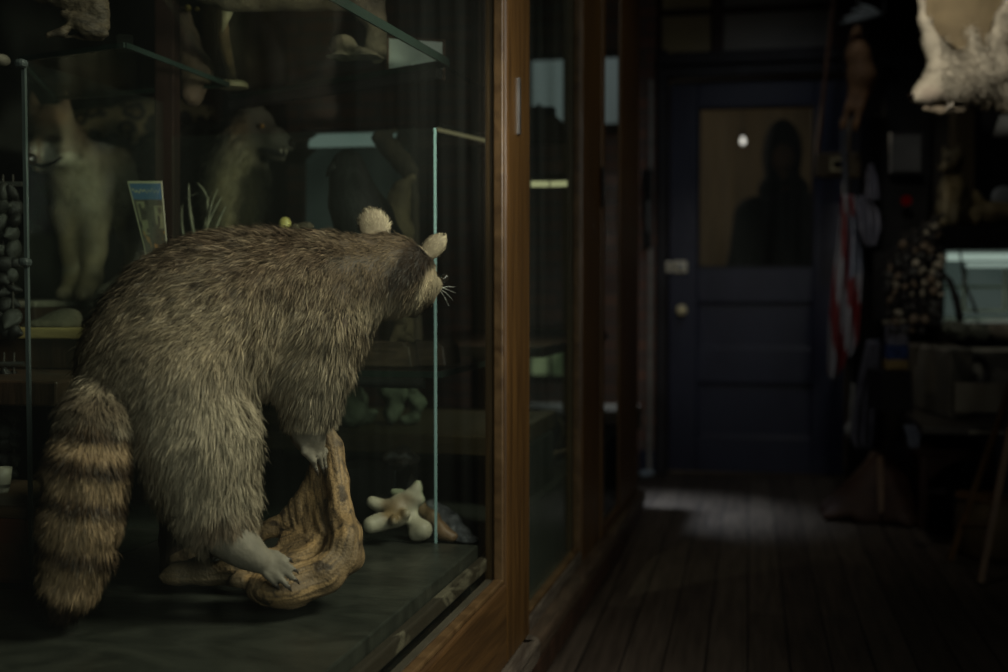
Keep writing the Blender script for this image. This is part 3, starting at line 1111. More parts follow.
def coon_base(p):
    """coat colour by body region: (root, tip)"""
    x, y, z = pix(p)
    n1 = vnoise(p, 45.0)
    n2 = vnoise(p + 3.1, 160.0)
    back = sstep(330, 225, y - 0.10 * (x - 200)) * sstep(60, 110, x)
    tip = np.tile(np.array([.165, .140, .098]), (len(p), 1))
    root = np.tile(np.array([.040, .030, .021]), (len(p), 1))
    # darker saddle with black-tipped guard hairs
    sad = np.clip(back * (.55 + .7 * n1), 0, 1)
    tip = mixc(tip, (.062, .044, .030), sad * .9)
    root = mixc(root, (.028, .020, .014), sad * .6)
    guard = (RNG.random(len(p)) < (.12 + .28 * sad))
    tip[guard] = np.array([.030, .021, .015])
    pale = RNG.random(len(p)) < .22
    tip[pale] = tip[pale] * 1.75
    # belly, thigh and chest: pale grey-olive
    low = sstep(330, 420, y) * (1 - back)
    tip = mixc(tip, (.275, .250, .190), low * .8)
    root = mixc(root, (.075, .062, .044), low * .6)
    # warm dark lower end of the hind-leg fur
    cuff = np.exp(-bary(x, y, 222, 520, 34, 17) ** 1.5)
    tip = mixc(tip, (.075, .050, .034), cuff * .75)
    root = mixc(root, (.040, .026, .018), cuff * .75)
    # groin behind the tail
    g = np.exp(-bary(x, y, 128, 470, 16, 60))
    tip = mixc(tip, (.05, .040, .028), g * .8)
    # head
    neck = sstep(312, 285, y) * sstep(325, 350, x)
    tip = mixc(tip, (.085, .066, .045), neck * .75)
    mask = np.clip(1.25 * np.exp(-bary(x + .9 * (y - 264), y, 415, 261, 22, 30) ** 2), 0, 1)
    mask = np.maximum(mask, np.clip(1.2 * np.exp(-bary(x, y, 416, 256, 15, 12) ** 1.5), 0, 1))
    tip = mixc(tip, (.016, .011, .008), mask)
    root = mixc(root, (.010, .007, .005), mask)
    cheek = np.clip(np.exp(-bary(x + .42 * (y - 288), y, 428, 288, 8, 26) ** 1.6) * 1.3, 0, 1)
    thr = np.exp(-bary(x, y, 392, 312, 36, 14) ** 1.5)
    tip = mixc(tip, (.38, .335, .24), np.clip(cheek + thr * .55, 0, 1))
    root = mixc(root, (.18, .15, .105), np.clip(cheek + thr * .55, 0, 1))
    muz = sstep(430, 436, x) * sstep(268, 276, y)
    tip = mixc(tip, (.24, .21, .155), muz * .9)
    root = mixc(root, (.16, .14, .10), muz * .9)
    chin = np.exp(-bary(x, y, 432, 305, 7, 7) ** 2)
    tip = mixc(tip, (.03, .022, .016), chin)
    eye = np.exp(-bary(x, y, 436, 290, 2.5, 9) ** 2)
    tip = mixc(tip, (.02, .015, .01), eye)
    e1 = bary(x, y, 374, 221, 20, 17) < 1.0
    e1 &= y < 234
    e2 = (bary(x, y, 436, 244, 17, 16) < 1.0) & (y - 235 < 1.0 * (x - 408))
    for e in (e1, e2):
        tip[e] = np.array([.19, .172, .130])
        root[e] = np.array([.105, .090, .066])
    # tail rings
    tl = is_tail(p) & (y > 420)
    tt = y + .004 * (x - 88) ** 2 - .12 * (x - 88) + 5 * (n1 - .5)
    ring = np.zeros(len(p))
    for c, w in ((438, 8.5), (474, 9), (514, 8.5), (566, 7.5)):
        ring = np.maximum(ring, np.exp(-((tt - c) / w) ** 4))
    ring = np.maximum(ring, sstep(600, 612, tt))
    ring2 = np.zeros(len(p))
    for c, w in ((438, 9.5), (474, 10), (514, 9.5), (566, 8.5)):
        ring2 = np.maximum(ring2, np.exp(-((tt + 11 - c) / w) ** 4))
    ring2 = np.maximum(ring2, sstep(600, 612, tt + 8))
    tcol = np.tile(np.array([.215, .160, .098]), (len(p), 1)) * (.8 + .4 * n2)[:, None]
    troot = np.tile(np.array([.10, .07, .043]), (len(p), 1))
    tcol = mixc(tcol, (.014, .009, .006), ring2)
    troot = mixc(troot, (.012, .008, .006), ring)
    tip[tl] = tcol[tl]
    root[tl] = troot[tl]
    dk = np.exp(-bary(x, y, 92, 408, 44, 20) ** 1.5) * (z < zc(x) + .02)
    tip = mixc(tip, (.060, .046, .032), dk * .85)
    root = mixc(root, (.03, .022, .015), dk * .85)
    k = (1.12 + .45 * n2)[:, None] * np.array([1.05, .97, .90])
    return root * k, tip * k


def footmask(p):
    x, y, z = pix(p)
    hind = (y > 528 - .25 * (x - 225)) & (x > 205) & (x < 300)
    fore = (y > 424) & (x > 292) & (x < 340)
    return hind | fore


def coon_skin(p):
    root, tip = coon_base(p)
    c = root * .8
    f = footmask(p)
    x, y, z = pix(p)
    c[f] = np.array([.125, .11, .085]) * (.75 + .5 * vnoise(p[f], 90))[:, None]
    # darker towards the toe ends
    tipd = sstep(578, 586, y) * (x > 205) * (x < 300)
    c = mixc(c, (.06, .05, .04), tipd * .7)
    return c


def coon_len(p):
    x, y, z = pix(p)
    L = np.full(len(p), .030)
    L = lerp(L, .036, sstep(420, 480, y) * (x > 120))
    L = np.where((x > 345) & (y < 330), .017, L)
    L = np.where((x > 345) & (y < 330), lerp(L, .022, np.exp(-bary(x, y, 400, 305, 40, 18))), L)
    L = np.where((x > 425) & (y > 262), .010, L)
    L = np.where(x > 434, .007, L)
    L = np.where((y < 234) & (x > 354) & (x < 396), .0115, L)
    L = np.where((x > 420) & (y < 263), .014, L)
    L = np.where(in_ear2(x, y), .010, L)
    L = np.where(is_tail(p), .024, L)
    f = footmask(p)
    fade = sstep(0, 14, (y - (522 - .25 * (x - 225)))) * (x > 205) * (x < 300) * (y > 500)
    L = L * (1 - .75 * fade)
    fade = sstep(412, 432, y) * (x > 285) * (x < 345)
    L = L * (1 - .7 * fade)
    L = np.where(f, .0045, L)
    toe = ((x > 262) & (x < 300) & (y > 558)) | ((x > 300) & (x < 340) & (y > 446))
    return np.where(toe, 0, L)


_T = np.array([R(x, y, d) for x, y, d, r in TAIL])


def coon_comb(p, n):
    x, y, z = pix(p)
    w = lambda a: a[:, None]
    # screen-plane flow of the coat: from the head back along the spine, then down the flanks and legs
    dx = np.full(len(p), -.75)
    dy = np.full(len(p), .65)
    rump = sstep(210, 100, x)
    dx = lerp(dx, -.30, rump)
    dy = lerp(dy, .95, rump)
    low = sstep(330, 420, y)
    dx = lerp(dx, -.10, low)
    dy = lerp(dy, 1.0, low)
    chest = sstep(300, 360, x) * sstep(300, 330, y)
    dx = lerp(dx, -.25, chest)
    dy = lerp(dy, 1.0, chest)
    head = sstep(350, 385, x) * sstep(335, 310, y)
    dx = lerp(dx, -.7, head)
    dy = lerp(dy, .55, head)
    cheek = np.exp(-bary(x, y, 415, 298, 30, 22))
    dx = lerp(dx, -.35, cheek)
    dy = lerp(dy, 1.0, cheek)
    e1 = (y < 234) & (x > 354) & (x < 396)
    dx = np.where(e1, (x - 374) / 25, dx)
    dy = np.where(e1, -1.0, dy)
    e2 = in_ear2(x, y)
    dx = np.where(e2, .6, dx)
    dy = np.where(e2, -.7, dy)
    tl = is_tail(p)
    dx = np.where(tl, -.12 + (x - 86) * .008, dx)
    dy = np.where(tl, 1.0, dy)
    f = (y > 525) & (x > 215) & (x < 300)
    dx = np.where(f, .8, dx)
    dy = np.where(f, .6, dy)
    sw = (vnoise(p, 14.0) - .5) * 1.0
    return w(dx + sw * .6) * RGT - w(dy + sw * .3) * UPV + .0 * n


coon = np_mesh('raccoon', rv, rq, M['skin'], None, {'fcol': ('FLOAT_COLOR', rgba(coon_skin(rv)))})
tag(coon, 'grey-brown mounted raccoon with ringed tail standing on a driftwood root behind glass', 'raccoon')
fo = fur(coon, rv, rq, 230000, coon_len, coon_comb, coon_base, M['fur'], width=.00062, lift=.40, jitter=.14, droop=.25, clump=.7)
eyem = mat('glass_eye', (.01, .007, .005), None, .08, 5, bump=0, spec=.8)
MB().lathe(R(434.5, 275, .058), [(.0005, -.008), (.006, -.005), (.0085, 0), (.006, .005), (.0005, .008)], 16, RGT).build('eye', eyem, coon, smooth=True)
nb = Blob()
nb.ell(R(444, 279, .085), (.0085, .009, .0075), [RGT, FWD, UPV], .003)
nb.ell(R(445.5, 276.5, .084), (.006, .007, .005), [RGT, FWD, UPV], .004)
blob_obj('nose', nb, .001, eyem, coon)
whm = mat('whisker_white', (.55, .55, .5), None, .5, 5, bump=0)
for i, (ex, ey, dz) in enumerate(((456, 293, .11), (453, 300, .10), (449, 306, .09), (455, 287, .12))):
    MB().tube([R(438, 286 + i, .08), R((439 + ex) / 2, (288 + ey) / 2 - 1, .09), R(ex, ey, dz)], [.00055, .0004, .0002], 5).build('whisker', whm, coon)
clawm = mat('claw_dark', (.05, .04, .032), (.02, .016, .013), .35, 40, bump=0)
for tp in toes_h + toes_f + toes_g:
    (x0, y0_, d0), (x1, y1_, d1) = tp[1], tp[2]
    ux, uy = unit(np.array([x1 - x0, y1_ - y0_], float))
    MB().tube([R(x1, y1_, d1), R(x1 + ux * 4, y1_ + uy * 3, d1 + .002), R(x1 + ux * 7, y1_ + uy * 7 + 1, d1 + .003)], [.0036, .0026, .0006], 8).build('claw', clawm, coon, smooth=True)

# ------------------------------------------------------------------ the driftwood root
def W(px, py, z=1.82):
    return P(px, py, z)


wb = Blob()
k = .016
spine = [(326, 424, 1.985, 6), (333, 446, 1.975, 8.5), (338, 480, 1.95, 9.5), (341, 510, 1.92, 11), (347, 532, 1.89, 13), (343, 556, 1.86, 15), (325, 574, 1.83, 18), (290, 585, 1.815, 20), (268, 588, 1.815, 17)]


def wchain(pts, kk=k):
    wb.chain([(P(x, y, z), r * z / F) for x, y, z, r in pts], kk)


wchain(spine)
# the hollow web between the fin and the base
wchain([(322, 436, 1.99, 5), (318, 470, 1.985, 6), (300, 502, 1.985, 6), (272, 528, 1.985, 7), (246, 545, 1.98, 9)])
for a, b_, r in (((331, 452, 1.985), (318, 474, 1.995), 6), ((335, 470, 1.975), (306, 505, 1.995), 7), ((337, 490, 1.965), (292, 530, 1.98), 8), ((338, 508, 1.95), (284, 548, 1.95), 9), ((338, 525, 1.93), (282, 562, 1.91), 10), ((335, 545, 1.90), (270, 574, 1.86), 12)):
    wchain([(*a, r), (*b_, r)], .03)
# knuckles on the right, lobe under the foot, and the long left root
wb.ell(P(347, 540, 1.86), (.024, .03, .028), [RGT, FWD, UPV], .02)
wb.ell(P(352, 560, 1.855), (.016, .022, .016), [RGT, FWD, UPV], .02)
wb.ell(P(282, 589, 1.81), (.048, .045, .022), [unit(RGT + UPV * .14), FWD, UPV], .02)
wchain([(285, 572, 1.83, 14), (262, 568, 1.86, 14), (236, 569, 1.86, 14), (205, 570, 1.86, 13), (178, 574, 1.86, 10), (164, 577, 1.86, 6)], .02)
wchain([(262, 560, 1.93, 12), (230, 552, 1.95, 13), (200, 556, 1.95, 12), (176, 562, 1.95, 9)], .02)
wchain([(236, 552, 1.99, 9), (210, 552, 2.0, 7), (182, 560, 2.02, 5)], .015)
wb.ell(P(262, 586, 1.815), (.022, .03, .016), [RGT, FWD, UPV], .012)
wb.ell(P(240, 580, 1.82), (.018, .02, .012), [RGT, FWD, UPV], .012)
wb.ell(P(258, 532, 2.02), (.022, .02, .02), [RGT, FWD, UPV], .01)
SPX = np.array([(x, y) for x, y, z, r in spine], float)


def spine_d(p):
    """distance across the grain (px) and distance along it, measured from the curling fin"""
    x, y, z = pix(p)
    best = np.full(len(p), 1e9)
    along = np.zeros(len(p))
    acc = 0
    for a, b in zip(SPX[:-1], SPX[1:]):
        d = b - a
        l = np.hypot(*d)
        t = np.clip(((x - a[0]) * d[0] + (y - a[1]) * d[1]) / l ** 2, 0, 1)
        ds = np.hypot(x - a[0] - t * d[0], y - a[1] - t * d[1])
        sgn = np.sign((x - a[0]) * d[1] - (y - a[1]) * d[0])
        m = ds < np.abs(best)
        best = np.where(m, ds * np.where(sgn == 0, 1, sgn), best)
        along = np.where(m, acc + t * l, along)
        acc += l
    return best, along


def wdisp(p):
    g, al = spine_d(p)
    x, y, z = pix(p)
    leftroot = x < 240
    g = np.where(leftroot, y * 1.0, g)
    al = np.where(leftroot, x, al)
    q = np.stack([g * .16, al * .022, z * 14], 1)
    n = np.abs(vnoise(q, 1.0) - .5) * 2
    q2 = np.stack([g * .5, al * .05, z * 30], 1)
    return .0032 * (.5 - n) + .002 * (vnoise(q2, 1.0) - .5)


wv, wq = wb.mesh(.0030, wdisp)
wv = smooth_verts(wv, wq, 1, .35)
# sits flat on the slab
wv[:, 2] = np.maximum(wv[:, 2], SLAB + .0005)
g, al = spine_d(wv)
x, y, z = pix(wv)
g = np.where(x < 240, y * 1.2, g)
al = np.where(x < 240, x, al)
qn = np.stack([g * .20, al * .03, z * 10], 1)
qf = np.stack([g * .9, al * .04, z * 20], 1)
n1, n2 = vnoise(qn, 1.0), vnoise(qf + 9, 1.0)
wc = np.tile(np.array([.200, .128, .060]), (len(wv), 1))
wc = mixc(wc, (.145, .094, .046), sstep(.42, .62, n1))
wc = mixc(wc, (.075, .062, .045), sstep(.5, .75, vnoise(wv + 5, 18)) * .35)
wc = mixc(wc, (.040, .027, .016), sstep(.62, .82, n2) * .5)
wc = mixc(wc, (.30, .185, .08), sstep(.62, .8, vnoise(wv, 34)) * .6)
wc = mixc(wc, (.060, .040, .022), sstep(.47, .60, n2) * .5)
crack = sstep(.06, .0, np.abs(n1 - .5)) * .8
wc = mixc(wc, (.022, .015, .009), crack)
knots = sstep(.76, .84, vnoise(wv + 2, 60))
wc = mixc(wc, (.02, .013, .008), knots * .8)
greyl = sstep(250, 215, x)
wc = mixc(wc, (.085, .066, .040), greyl * .75)
wood = np_mesh('driftwood_root', wv, wq, col_mat('driftwood', .62, .25, .5, 220), None, {'fcol': ('FLOAT_COLOR', rgba(wc))})
tag(wood, 'golden brown curled driftwood root under the raccoon on the slate slab', 'driftwood')
tb = MB()
tc_ = P(217, 553.5, 1.872)
tb.lathe((0, 0, 0), [(.020, 0), (.020, .002), (.017, .0026)], 24)
Mt = Matrix.Translation(Vector(tc_)) @ Matrix.Rotation(-ROT + .35, 4, 'Z') @ Matrix.Rotation(-.22, 4, 'Y') @ Matrix.Rotation(.10, 4, 'X') @ Matrix.Diagonal((1, 1.9, 1, 1))
bmesh.ops.transform(tb.bm, matrix=Mt, verts=tb.bm.verts[:])
tagm = mat('pale_plastic', (.22, .25, .245), (.14, .165, .165), .3, 60, bump=.3)
tag(tb.build('oval_tag', tagm, smooth=False), 'small pale oval disc lying on the left root of the driftwood', 'tag')
db = Blob()
db.chain([(P(172, 508, 1.99), .020), (P(172, 540, 1.99), .019), (P(173, 570, 1.985), .021)], .01)
bkm = mat('dark_bark', (.045, .030, .018), (.018, .012, .008), .8, 22, (1, 1, .4), .6, 50)
o, v_, q_ = blob_obj('wood_stub', db, .004, bkm, disp=lambda p: .004 * (vnoise(p * np.array([1, 1, .3]), 90) - .5))
tag(o, 'dark bark-covered upright stub behind the raccoon tail and hind leg', 'wood')

# ------------------------------------------------------------------ things inside the cabinet
def sblob(items, k=.02, b=None):
    """items: chains of (px, py, z, radius in px)"""
    b = b or Blob()
    for ch in items:
        b.chain([(P(x, y, z), r * z / F) for x, y, z, r in ch], k)
    return b


def ellp(b, x, y, z, rx, ry, rz, k=.01, rot=0.0):
    u = RGT * math.cos(rot) + UPV * math.sin(rot)
    v = -RGT * math.sin(rot) + UPV * math.cos(rot)
    b.ell(P(x, y, z), (rx * z / F, ry * z / F, rz), [u, v, FWD], k)
    return b


def regions(base, spots, seed=0.0, vary=.5, vs_=40):
    """colour by body region: spots are (px, py, rx, ry, rgb, strength)"""
    def f(p):
        x, y, z = pix(p)
        c = np.tile(np.array(base, float), (len(p), 1))
        for sx, sy, rx, ry, rgb, st in spots:
            c = mixc(c, rgb, np.clip(st * 1.15 * np.exp(-bary(x, y, sx, sy, rx, ry) ** 1.8), 0, 1))
        return c * (1 - vary / 2 + vary * vnoise(p + seed, vs_))[:, None]
    return f


def furred(name, blob, h, colf, n, length, comb, bare=None, width=.0012, lift=.35, it=2):
    v, q = blob.mesh(h)
    v = smooth_verts(v, q, it)
    o = np_mesh(name, v, q, M['skin'], None, {'fcol': ('FLOAT_COLOR', rgba(colf(v) * .7))})

    def lf(p):
        x, y, z = pix(p)
        L = np.full(len(p), length)
        return L if bare is None else L * bare(x, y)

    def cf(p):
        c = colf(p)
        return c * .55, c * (.75 + .6 * RNG.random(len(p)))[:, None]
    fur(o, v, q, n, lf, comb, cf, M['fur'], width=width, lift=lift, jitter=.2, clump=.8)
    return o


def flow(dx, dy, head=None):
    def f(p, n):
        x, y, z = pix(p)
        ax = np.full(len(p), float(dx))
        ay = np.full(len(p), float(dy))
        if head:
            hx, hy, rr, ex, ey = head
            wgt = np.exp(-bary(x, y, hx, hy, rr, rr) ** 2)
            ax = lerp(ax, ex, wgt)
            ay = lerp(ay, ey, wgt)
        return ax[:, None] * RGT - ay[:, None] * UPV
    return f


def gloss_ball(name, parent, x, y, z, r, m):
    b = Blob()
    ellp(b, x, y, z, r, r, r * z / F, .001)
    return blob_obj(name, b, max(r * z / F / 5, .0008), m, parent)[0]


# wolf-like animal facing the aisle at the far left
wf_ = sblob([[(50, 126, 3.0, 22), (56, 138, 3.02, 24), (74, 162, 3.08, 25), (82, 188, 3.12, 30), (85, 215, 3.14, 27)],
             [(46, 138, 2.95, 16), (39, 150, 2.88, 10.5), (33, 157, 2.83, 7)],
             [(50, 158, 2.96, 12), (41, 165, 2.89, 6.5), (37, 167, 2.86, 4)], [(66, 152, 3.0, 16), (72, 160, 3.02, 10)],
             [(85, 172, 3.15, 31), (115, 185, 3.40, 36), (140, 190, 3.62, 35), (148, 198, 3.72, 32)],
             [(68, 215, 3.1, 17), (70, 250, 3.1, 9), (71, 280, 3.1, 7.5), (69, 291, 3.07, 8), (62, 294, 3.04, 7)],
             [(92, 215, 3.1, 19), (94, 250, 3.1, 11.5), (92, 278, 3.1, 9), (88, 290, 3.07, 10), (82, 294, 3.03, 8)],
             [(150, 215, 3.76, 26), (154, 260, 3.78, 12), (151, 288, 3.78, 9)],
             [(132, 215, 3.62, 20), (136, 260, 3.64, 10), (133, 288, 3.64, 9)]], .022)
for ex, ey, dx_, z_ in ((36, 112, -4, 3.0), (64, 112, 2, 3.0)):
    wf_.cap(P(ex, ey + 4, z_), P(ex + dx_, ey - 20, z_ + .015), .024, .005, .010)
    wf_.cap(P(ex + 1, ey - 2, z_ - .03), P(ex + dx_, ey - 14, z_ - .012), .012, .004, .008, True)
wcol = regions((.135, .108, .072), [(50, 116, 20, 12, (.17, .105, .058), .9), (66, 102, 8, 12, (.10, .066, .042), .9), (34, 102, 7, 12, (.15, .095, .055), .7), (40, 147, 5, 12, (.11, .07, .04), .8), (47, 152, 7, 10, (.30, .27, .21), 1.0), (34, 150, 4, 7, (.28, .25, .19), .9), (66, 160, 20, 7, (.28, .25, .19), 1.0),
                                    (29, 138, 6, 5, (.030, .02, .013), 1), (54, 139, 8, 4.5, (.030, .02, .013), 1), (56, 146, 9, 3, (.24, .20, .14), .8), (30, 145, 4, 3, (.22, .18, .13), .7), (84, 126, 12, 20, (.09, .058, .035), .8), (84, 195, 24, 34, (.19, .165, .115), .7), (72, 260, 14, 44, (.16, .125, .072), .9),
                                    (93, 262, 16, 44, (.15, .12, .075), .9), (135, 190, 30, 40, (.036, .034, .026), .9), (36, 158, 6, 4, (.05, .035, .025), .6), (44, 170, 14, 4, (.14, .12, .09), .6)])
wolf = furred('wolf', wf_, .006, wcol, 42000, .016, flow(.35, .8, (45, 140, 30, .8, .45)), lambda x, y: np.where((x < 74) & (y < 176), .28, np.where(y > 240, .4, 1.0)))
tag(wolf, 'tan and grey mounted wolf-like animal standing at the far left of the case', 'animal mount')
eb = mat('amber_eye', (.10, .055, .015), (.02, .012, .006), .08, 60, bump=0, spec=.8)
gloss_ball('nose', wolf, 30.5, 159, 2.815, 6.5, eyem)
for ex, ey, z_ in ((32, 139, 2.925), (54, 139.5, 2.935)):
    gloss_ball('eye', wolf, ex, ey, z_, 3.2, eb)
MB().tube([P(33, 163, 2.82), P(42, 166, 2.845), P(53, 163, 2.88), P(62, 157, 2.93)], [.004, .005, .004, .002], 6).build('mouth', M['matte_black'], wolf)
pl = MB()
qa, qb = P(50, 305, 3.0), P(112, 300, 3.3)
pzt = P(75, 299.5, 3.08)[2]
cl0 = CR.T @ P(50, 300, 2.98)
pl.box((cl0[0], cl0[1] - .06, ZM), (cl0[0] - .62, cl0[1] + .9, pzt - .018), CM)
pb_ = pl.build('plinth', M['dark_wood'], None, bevel=.006)
tag(pb_, 'long dark plinth under the paws of the wolf-like animal', 'plinth')
MB().box((cl0[0] - .0, cl0[1] - .06, pzt - .018), (cl0[0] - .62, cl0[1] + .9, pzt - .002), CM).build('top_board', mat('grey_stone', (.17, .16, .12), (.11, .10, .075), .8, 20), pb_, bevel=.004)
rk = Blob()
ellp(rk, 112, 291, 3.0, 21, 9, .05, .02, .5)
ellp(rk, 122, 282, 3.02, 10, 8, .04, .02, .3)
stone = mat('pale_rock', (.17, .155, .115), (.09, .08, .06), .85, 14, bump=.5, bscale=50)
o, v_, q_ = blob_obj('rock', rk, .006, stone, disp=lambda p: .008 * (vnoise(p, 30) - .5))
v_[:, 2] = np.maximum(v_[:, 2], pzt)
o.data.vertices.foreach_set('co', v_.astype(np.float32).ravel())
tag(o, 'pale rock on the plinth just right of the front paws of the wolf-like animal', 'rock')
# tan board with a sandy rock in front of the plinth
bq = CR.T @ P(42, 337, 2.45)
BZ = P(42, 338, 2.45)[2]
o = MB().box((bq[0] - .08, bq[1] - .03, ZM), (bq[0] + .12, bq[1] + .12, BZ - .0005), CM).build('dark_block', M['dark_wood'], bevel=.004)
tag(o, 'dark wooden block under the yellow tan board at the far left', 'block')
bd_ = MB().box((bq[0] - .09, bq[1] - .04, BZ), (bq[0] + .13, bq[1] + .12, BZ + .022), CM).build('wooden_board', mat('tan_board', (.27, .20, .085), (.19, .135, .055), .6, 9, (1, 6, 6)), bevel=.003)
tag(bd_, 'yellow tan wooden board lying on a dark block at the far left', 'board')
rk = Blob()
ellp(rk, 50, 326, 2.48, 28, 9, .05, .02, .1)
ellp(rk, 66, 319, 2.50, 12, 8, .04, .03, .2)
o, v_, q_ = blob_obj('rock', rk, .005, mat('sandy_rock', (.10, .085, .058), (.05, .042, .028), .9, 18, bump=.6, bscale=60), disp=lambda p: .01 * (vnoise(p, 25) - .5))
v_[:, 2] = np.maximum(v_[:, 2], BZ + .0225)
o.data.vertices.foreach_set('co', v_.astype(np.float32).ravel())
tag(o, 'sandy brown rock lying on the tan board at the far left', 'rock')
# spotted skin hanging behind
sp_m, nt, out = newmat('spotted_fur')
N, L = nt.nodes.new, nt.links.new
tc = N('ShaderNodeTexCoord')
vo = N('ShaderNodeTexVoronoi')
vo.inputs['Scale'].default_value = 17
L(tc.outputs['Object'], vo.inputs['Vector'])
cr = N('ShaderNodeValToRGB')
for i, (pos, c) in enumerate(((0.0, (.12, .075, .035)), (.22, (.11, .07, .03)), (.30, (.015, .011, .008)), (.46, (.02, .014, .01)), (.56, (.19, .14, .075)))):
    e = cr.color_ramp.elements[i] if i < 2 else cr.color_ramp.elements.new(pos)
    e.position = pos
    e.color = (*c, 1)
L(vo.outputs['Distance'], cr.inputs['Fac'])
bs = N('ShaderNodeBsdfPrincipled')
bs.inputs['Roughness'].default_value = .9
L(cr.outputs['Color'], bs.inputs['Base Color'])
L(bs.outputs['BSDF'], out.inputs['Surface'])
skb = sblob([[(68, 122, 3.9, 10), (100, 122, 3.9, 14), (130, 120, 3.9, 17), (170, 110, 3.9, 16), (200, 112, 3.9, 14)], [(125, 126, 3.86, 8), (133, 138, 3.85, 7)], [(165, 122, 3.86, 8), (172, 132, 3.85, 7)]], .02)
o = blob_obj('hanging_skin', skb, .008, sp_m)[0]
tag(o, 'spotted tan and black cat skin hanging behind the wolf-like animal', 'animal skin')
# card with a blue heading
cw = MB()


def cardf(u, v):
    bend = .028 * (1 - v) ** 2
    return P(lerp(127 + (1 - v) * 22, 162 + (1 - v) * 7, u), lerp(268, 181, v) - 0 * u, 2.36 - bend * 1.2)


def card_mat():
    m, nt, out = newmat('printed_card')
    N, L = nt.nodes.new, nt.links.new
    a = N('ShaderNodeAttribute')
    a.attribute_name = 'fcol'
    b = N('ShaderNodeBsdfPrincipled')
    b.inputs['Roughness'].default_value = .4
    L(a.outputs['Color'], b.inputs['Base Color'])
    L(b.outputs['BSDF'], out.inputs['Surface'])
    return m


nu, nvv = 56, 130
uu, vv = np.meshgrid(np.linspace(0, 1, nu), np.linspace(0, 1, nvv), indexing='ij')
cv = np.array([cardf(a, b) for a, b in zip(uu.ravel(), vv.ravel())])
ii = (np.arange(nu - 1)[:, None] * nvv + np.arange(nvv - 1)[None, :]).ravel()
cq = np.stack([ii, ii + nvv, ii + nvv + 1, ii + 1], 1)
u_, v2 = uu.ravel(), vv.ravel()
cc = np.tile(np.array([.05, .045, .03]), (len(cv), 1))
pn = vnoise(np.stack([u_ * 7, v2 * 9, u_ * 0], 1), 1.0)
cc = mixc(cc, (.15, .145, .085), ((np.abs(u_ - .25) < .13) & (v2 > .38) & (v2 < .76)).astype(float) * sstep(.35, .5, pn + .2))
cc = mixc(cc, (.15, .145, .085), ((np.abs(u_ - .80) < .13) & (v2 > .45) & (v2 < .72)).astype(float) * sstep(.3, .5, pn + .15))
cc = mixc(cc, (.02, .016, .012), sstep(.62, .8, vnoise(np.stack([u_ * 9, v2 * 14, u_ * 0 + 3], 1), 1.0)) * .9)
cc = mixc(cc, (.22, .12, .04), sstep(.76, .84, vnoise(np.stack([u_ * 12, v2 * 12, u_ * 0 + 8], 1), 1.0)) * (v2 < .42))
cc = mixc(cc, (.035, .085, .16), (v2 > .79).astype(float))
# a line of handwriting-like lettering across the blue heading
hx = (u_ - .08) / .84
wave = .885 + .014 * np.sin(hx * 46) + .008 * np.sin(hx * 19 + 1)
cc = mixc(cc, (.26, .25, .16), ((np.abs(v2 - wave) < .010) & (hx > 0) & (hx < 1)).astype(float) * (.5 + .5 * (hx < .5)))
edge = (u_ < .045) | (u_ > .955) | (v2 > .972) | (v2 < .02)
cc = mixc(cc, (.26, .25, .17), edge.astype(float))
cc = cc * .42
card = np_mesh('picture_card', cv, cq, card_mat(), None, {'fcol': ('FLOAT_COLOR', rgba(cc))})
md = card.modifiers.new('solid', 'SOLIDIFY')
md.thickness = .0012
tag(card, 'curved printed card with a blue heading leaning before the red-brown post', 'card')

# shaggy dog-like mount facing right
df_ = sblob([[(256, 124, 3.0, 18), (246, 140, 3.02, 22), (236, 165, 3.05, 30), (232, 200, 3.05, 32), (232, 240, 3.05, 26)],
             [(262, 132, 2.98, 14), (278, 140, 2.95, 9), (289, 145, 2.93, 6.5)],
             [(262, 146, 2.98, 9), (274, 154, 2.96, 5), (283, 158, 2.95, 3.6)],
             [(232, 170, 3.1, 34), (205, 165, 3.25, 40), (180, 175, 3.38, 40), (176, 210, 3.4, 34)],
             [(238, 230, 3.05, 22), (240, 270, 3.05, 12), (240, 292, 3.05, 10)], [(222, 230, 3.0, 20), (222, 270, 3.0, 11), (222, 292, 3.0, 9)],
             [(178, 225, 3.4, 22), (180, 268, 3.4, 11), (180, 288, 3.4, 9)]], .025)
df_.cap(P(246, 118, 3.0), P(239, 108, 3.02), .016, .008, .012)
df_.cap(P(262, 114, 3.04), P(260, 103, 3.05), .015, .006, .012)
dcol = regions((.055, .050, .038), [(236, 185, 24, 48, (.155, .125, .075), .9), (240, 128, 9, 16, (.11, .075, .04), .7), (262, 128, 14, 12, (.03, .026, .02), .9), (284, 143, 12, 7, (.06, .055, .045), .8),
                                    (190, 150, 36, 24, (.035, .032, .025), .8), (240, 222, 18, 24, (.16, .125, .07), .6), (274, 156, 12, 6, (.02, .017, .014), .8)])
dog = furred('dog', df_, .0075, dcol, 26000, .032, flow(-.15, .95, (262, 132, 26, -.9, .3)), lambda x, y: np.where((x > 250) & (y < 165), .3, 1.0))
tag(dog, 'shaggy dark dog-like mount with open mouth facing right beside the post', 'animal mount')
gloss_ball('nose', dog, 292, 143, 2.92, 4.5, eyem)
gloss_ball('eye', dog, 262, 126, 2.93, 2.4, eb)
MB().tube([P(262, 149, 2.945), P(274, 152, 2.935), P(285, 155, 2.93)], [.005, .008, .005], 8).build('mouth', M['matte_black'], dog)
for tx in (281, 286):
    MB().tube([P(tx, 149, 2.925), P(tx + .5, 154, 2.925)], [.003, .0006], 6).build('tooth', mat('tooth_ivory', (.22, .20, .15), None, .4, 9, bump=0), dog)
pdz = P(222, 296, 3.0)[2]
dcl = CR.T @ P(215, 296, 3.1)
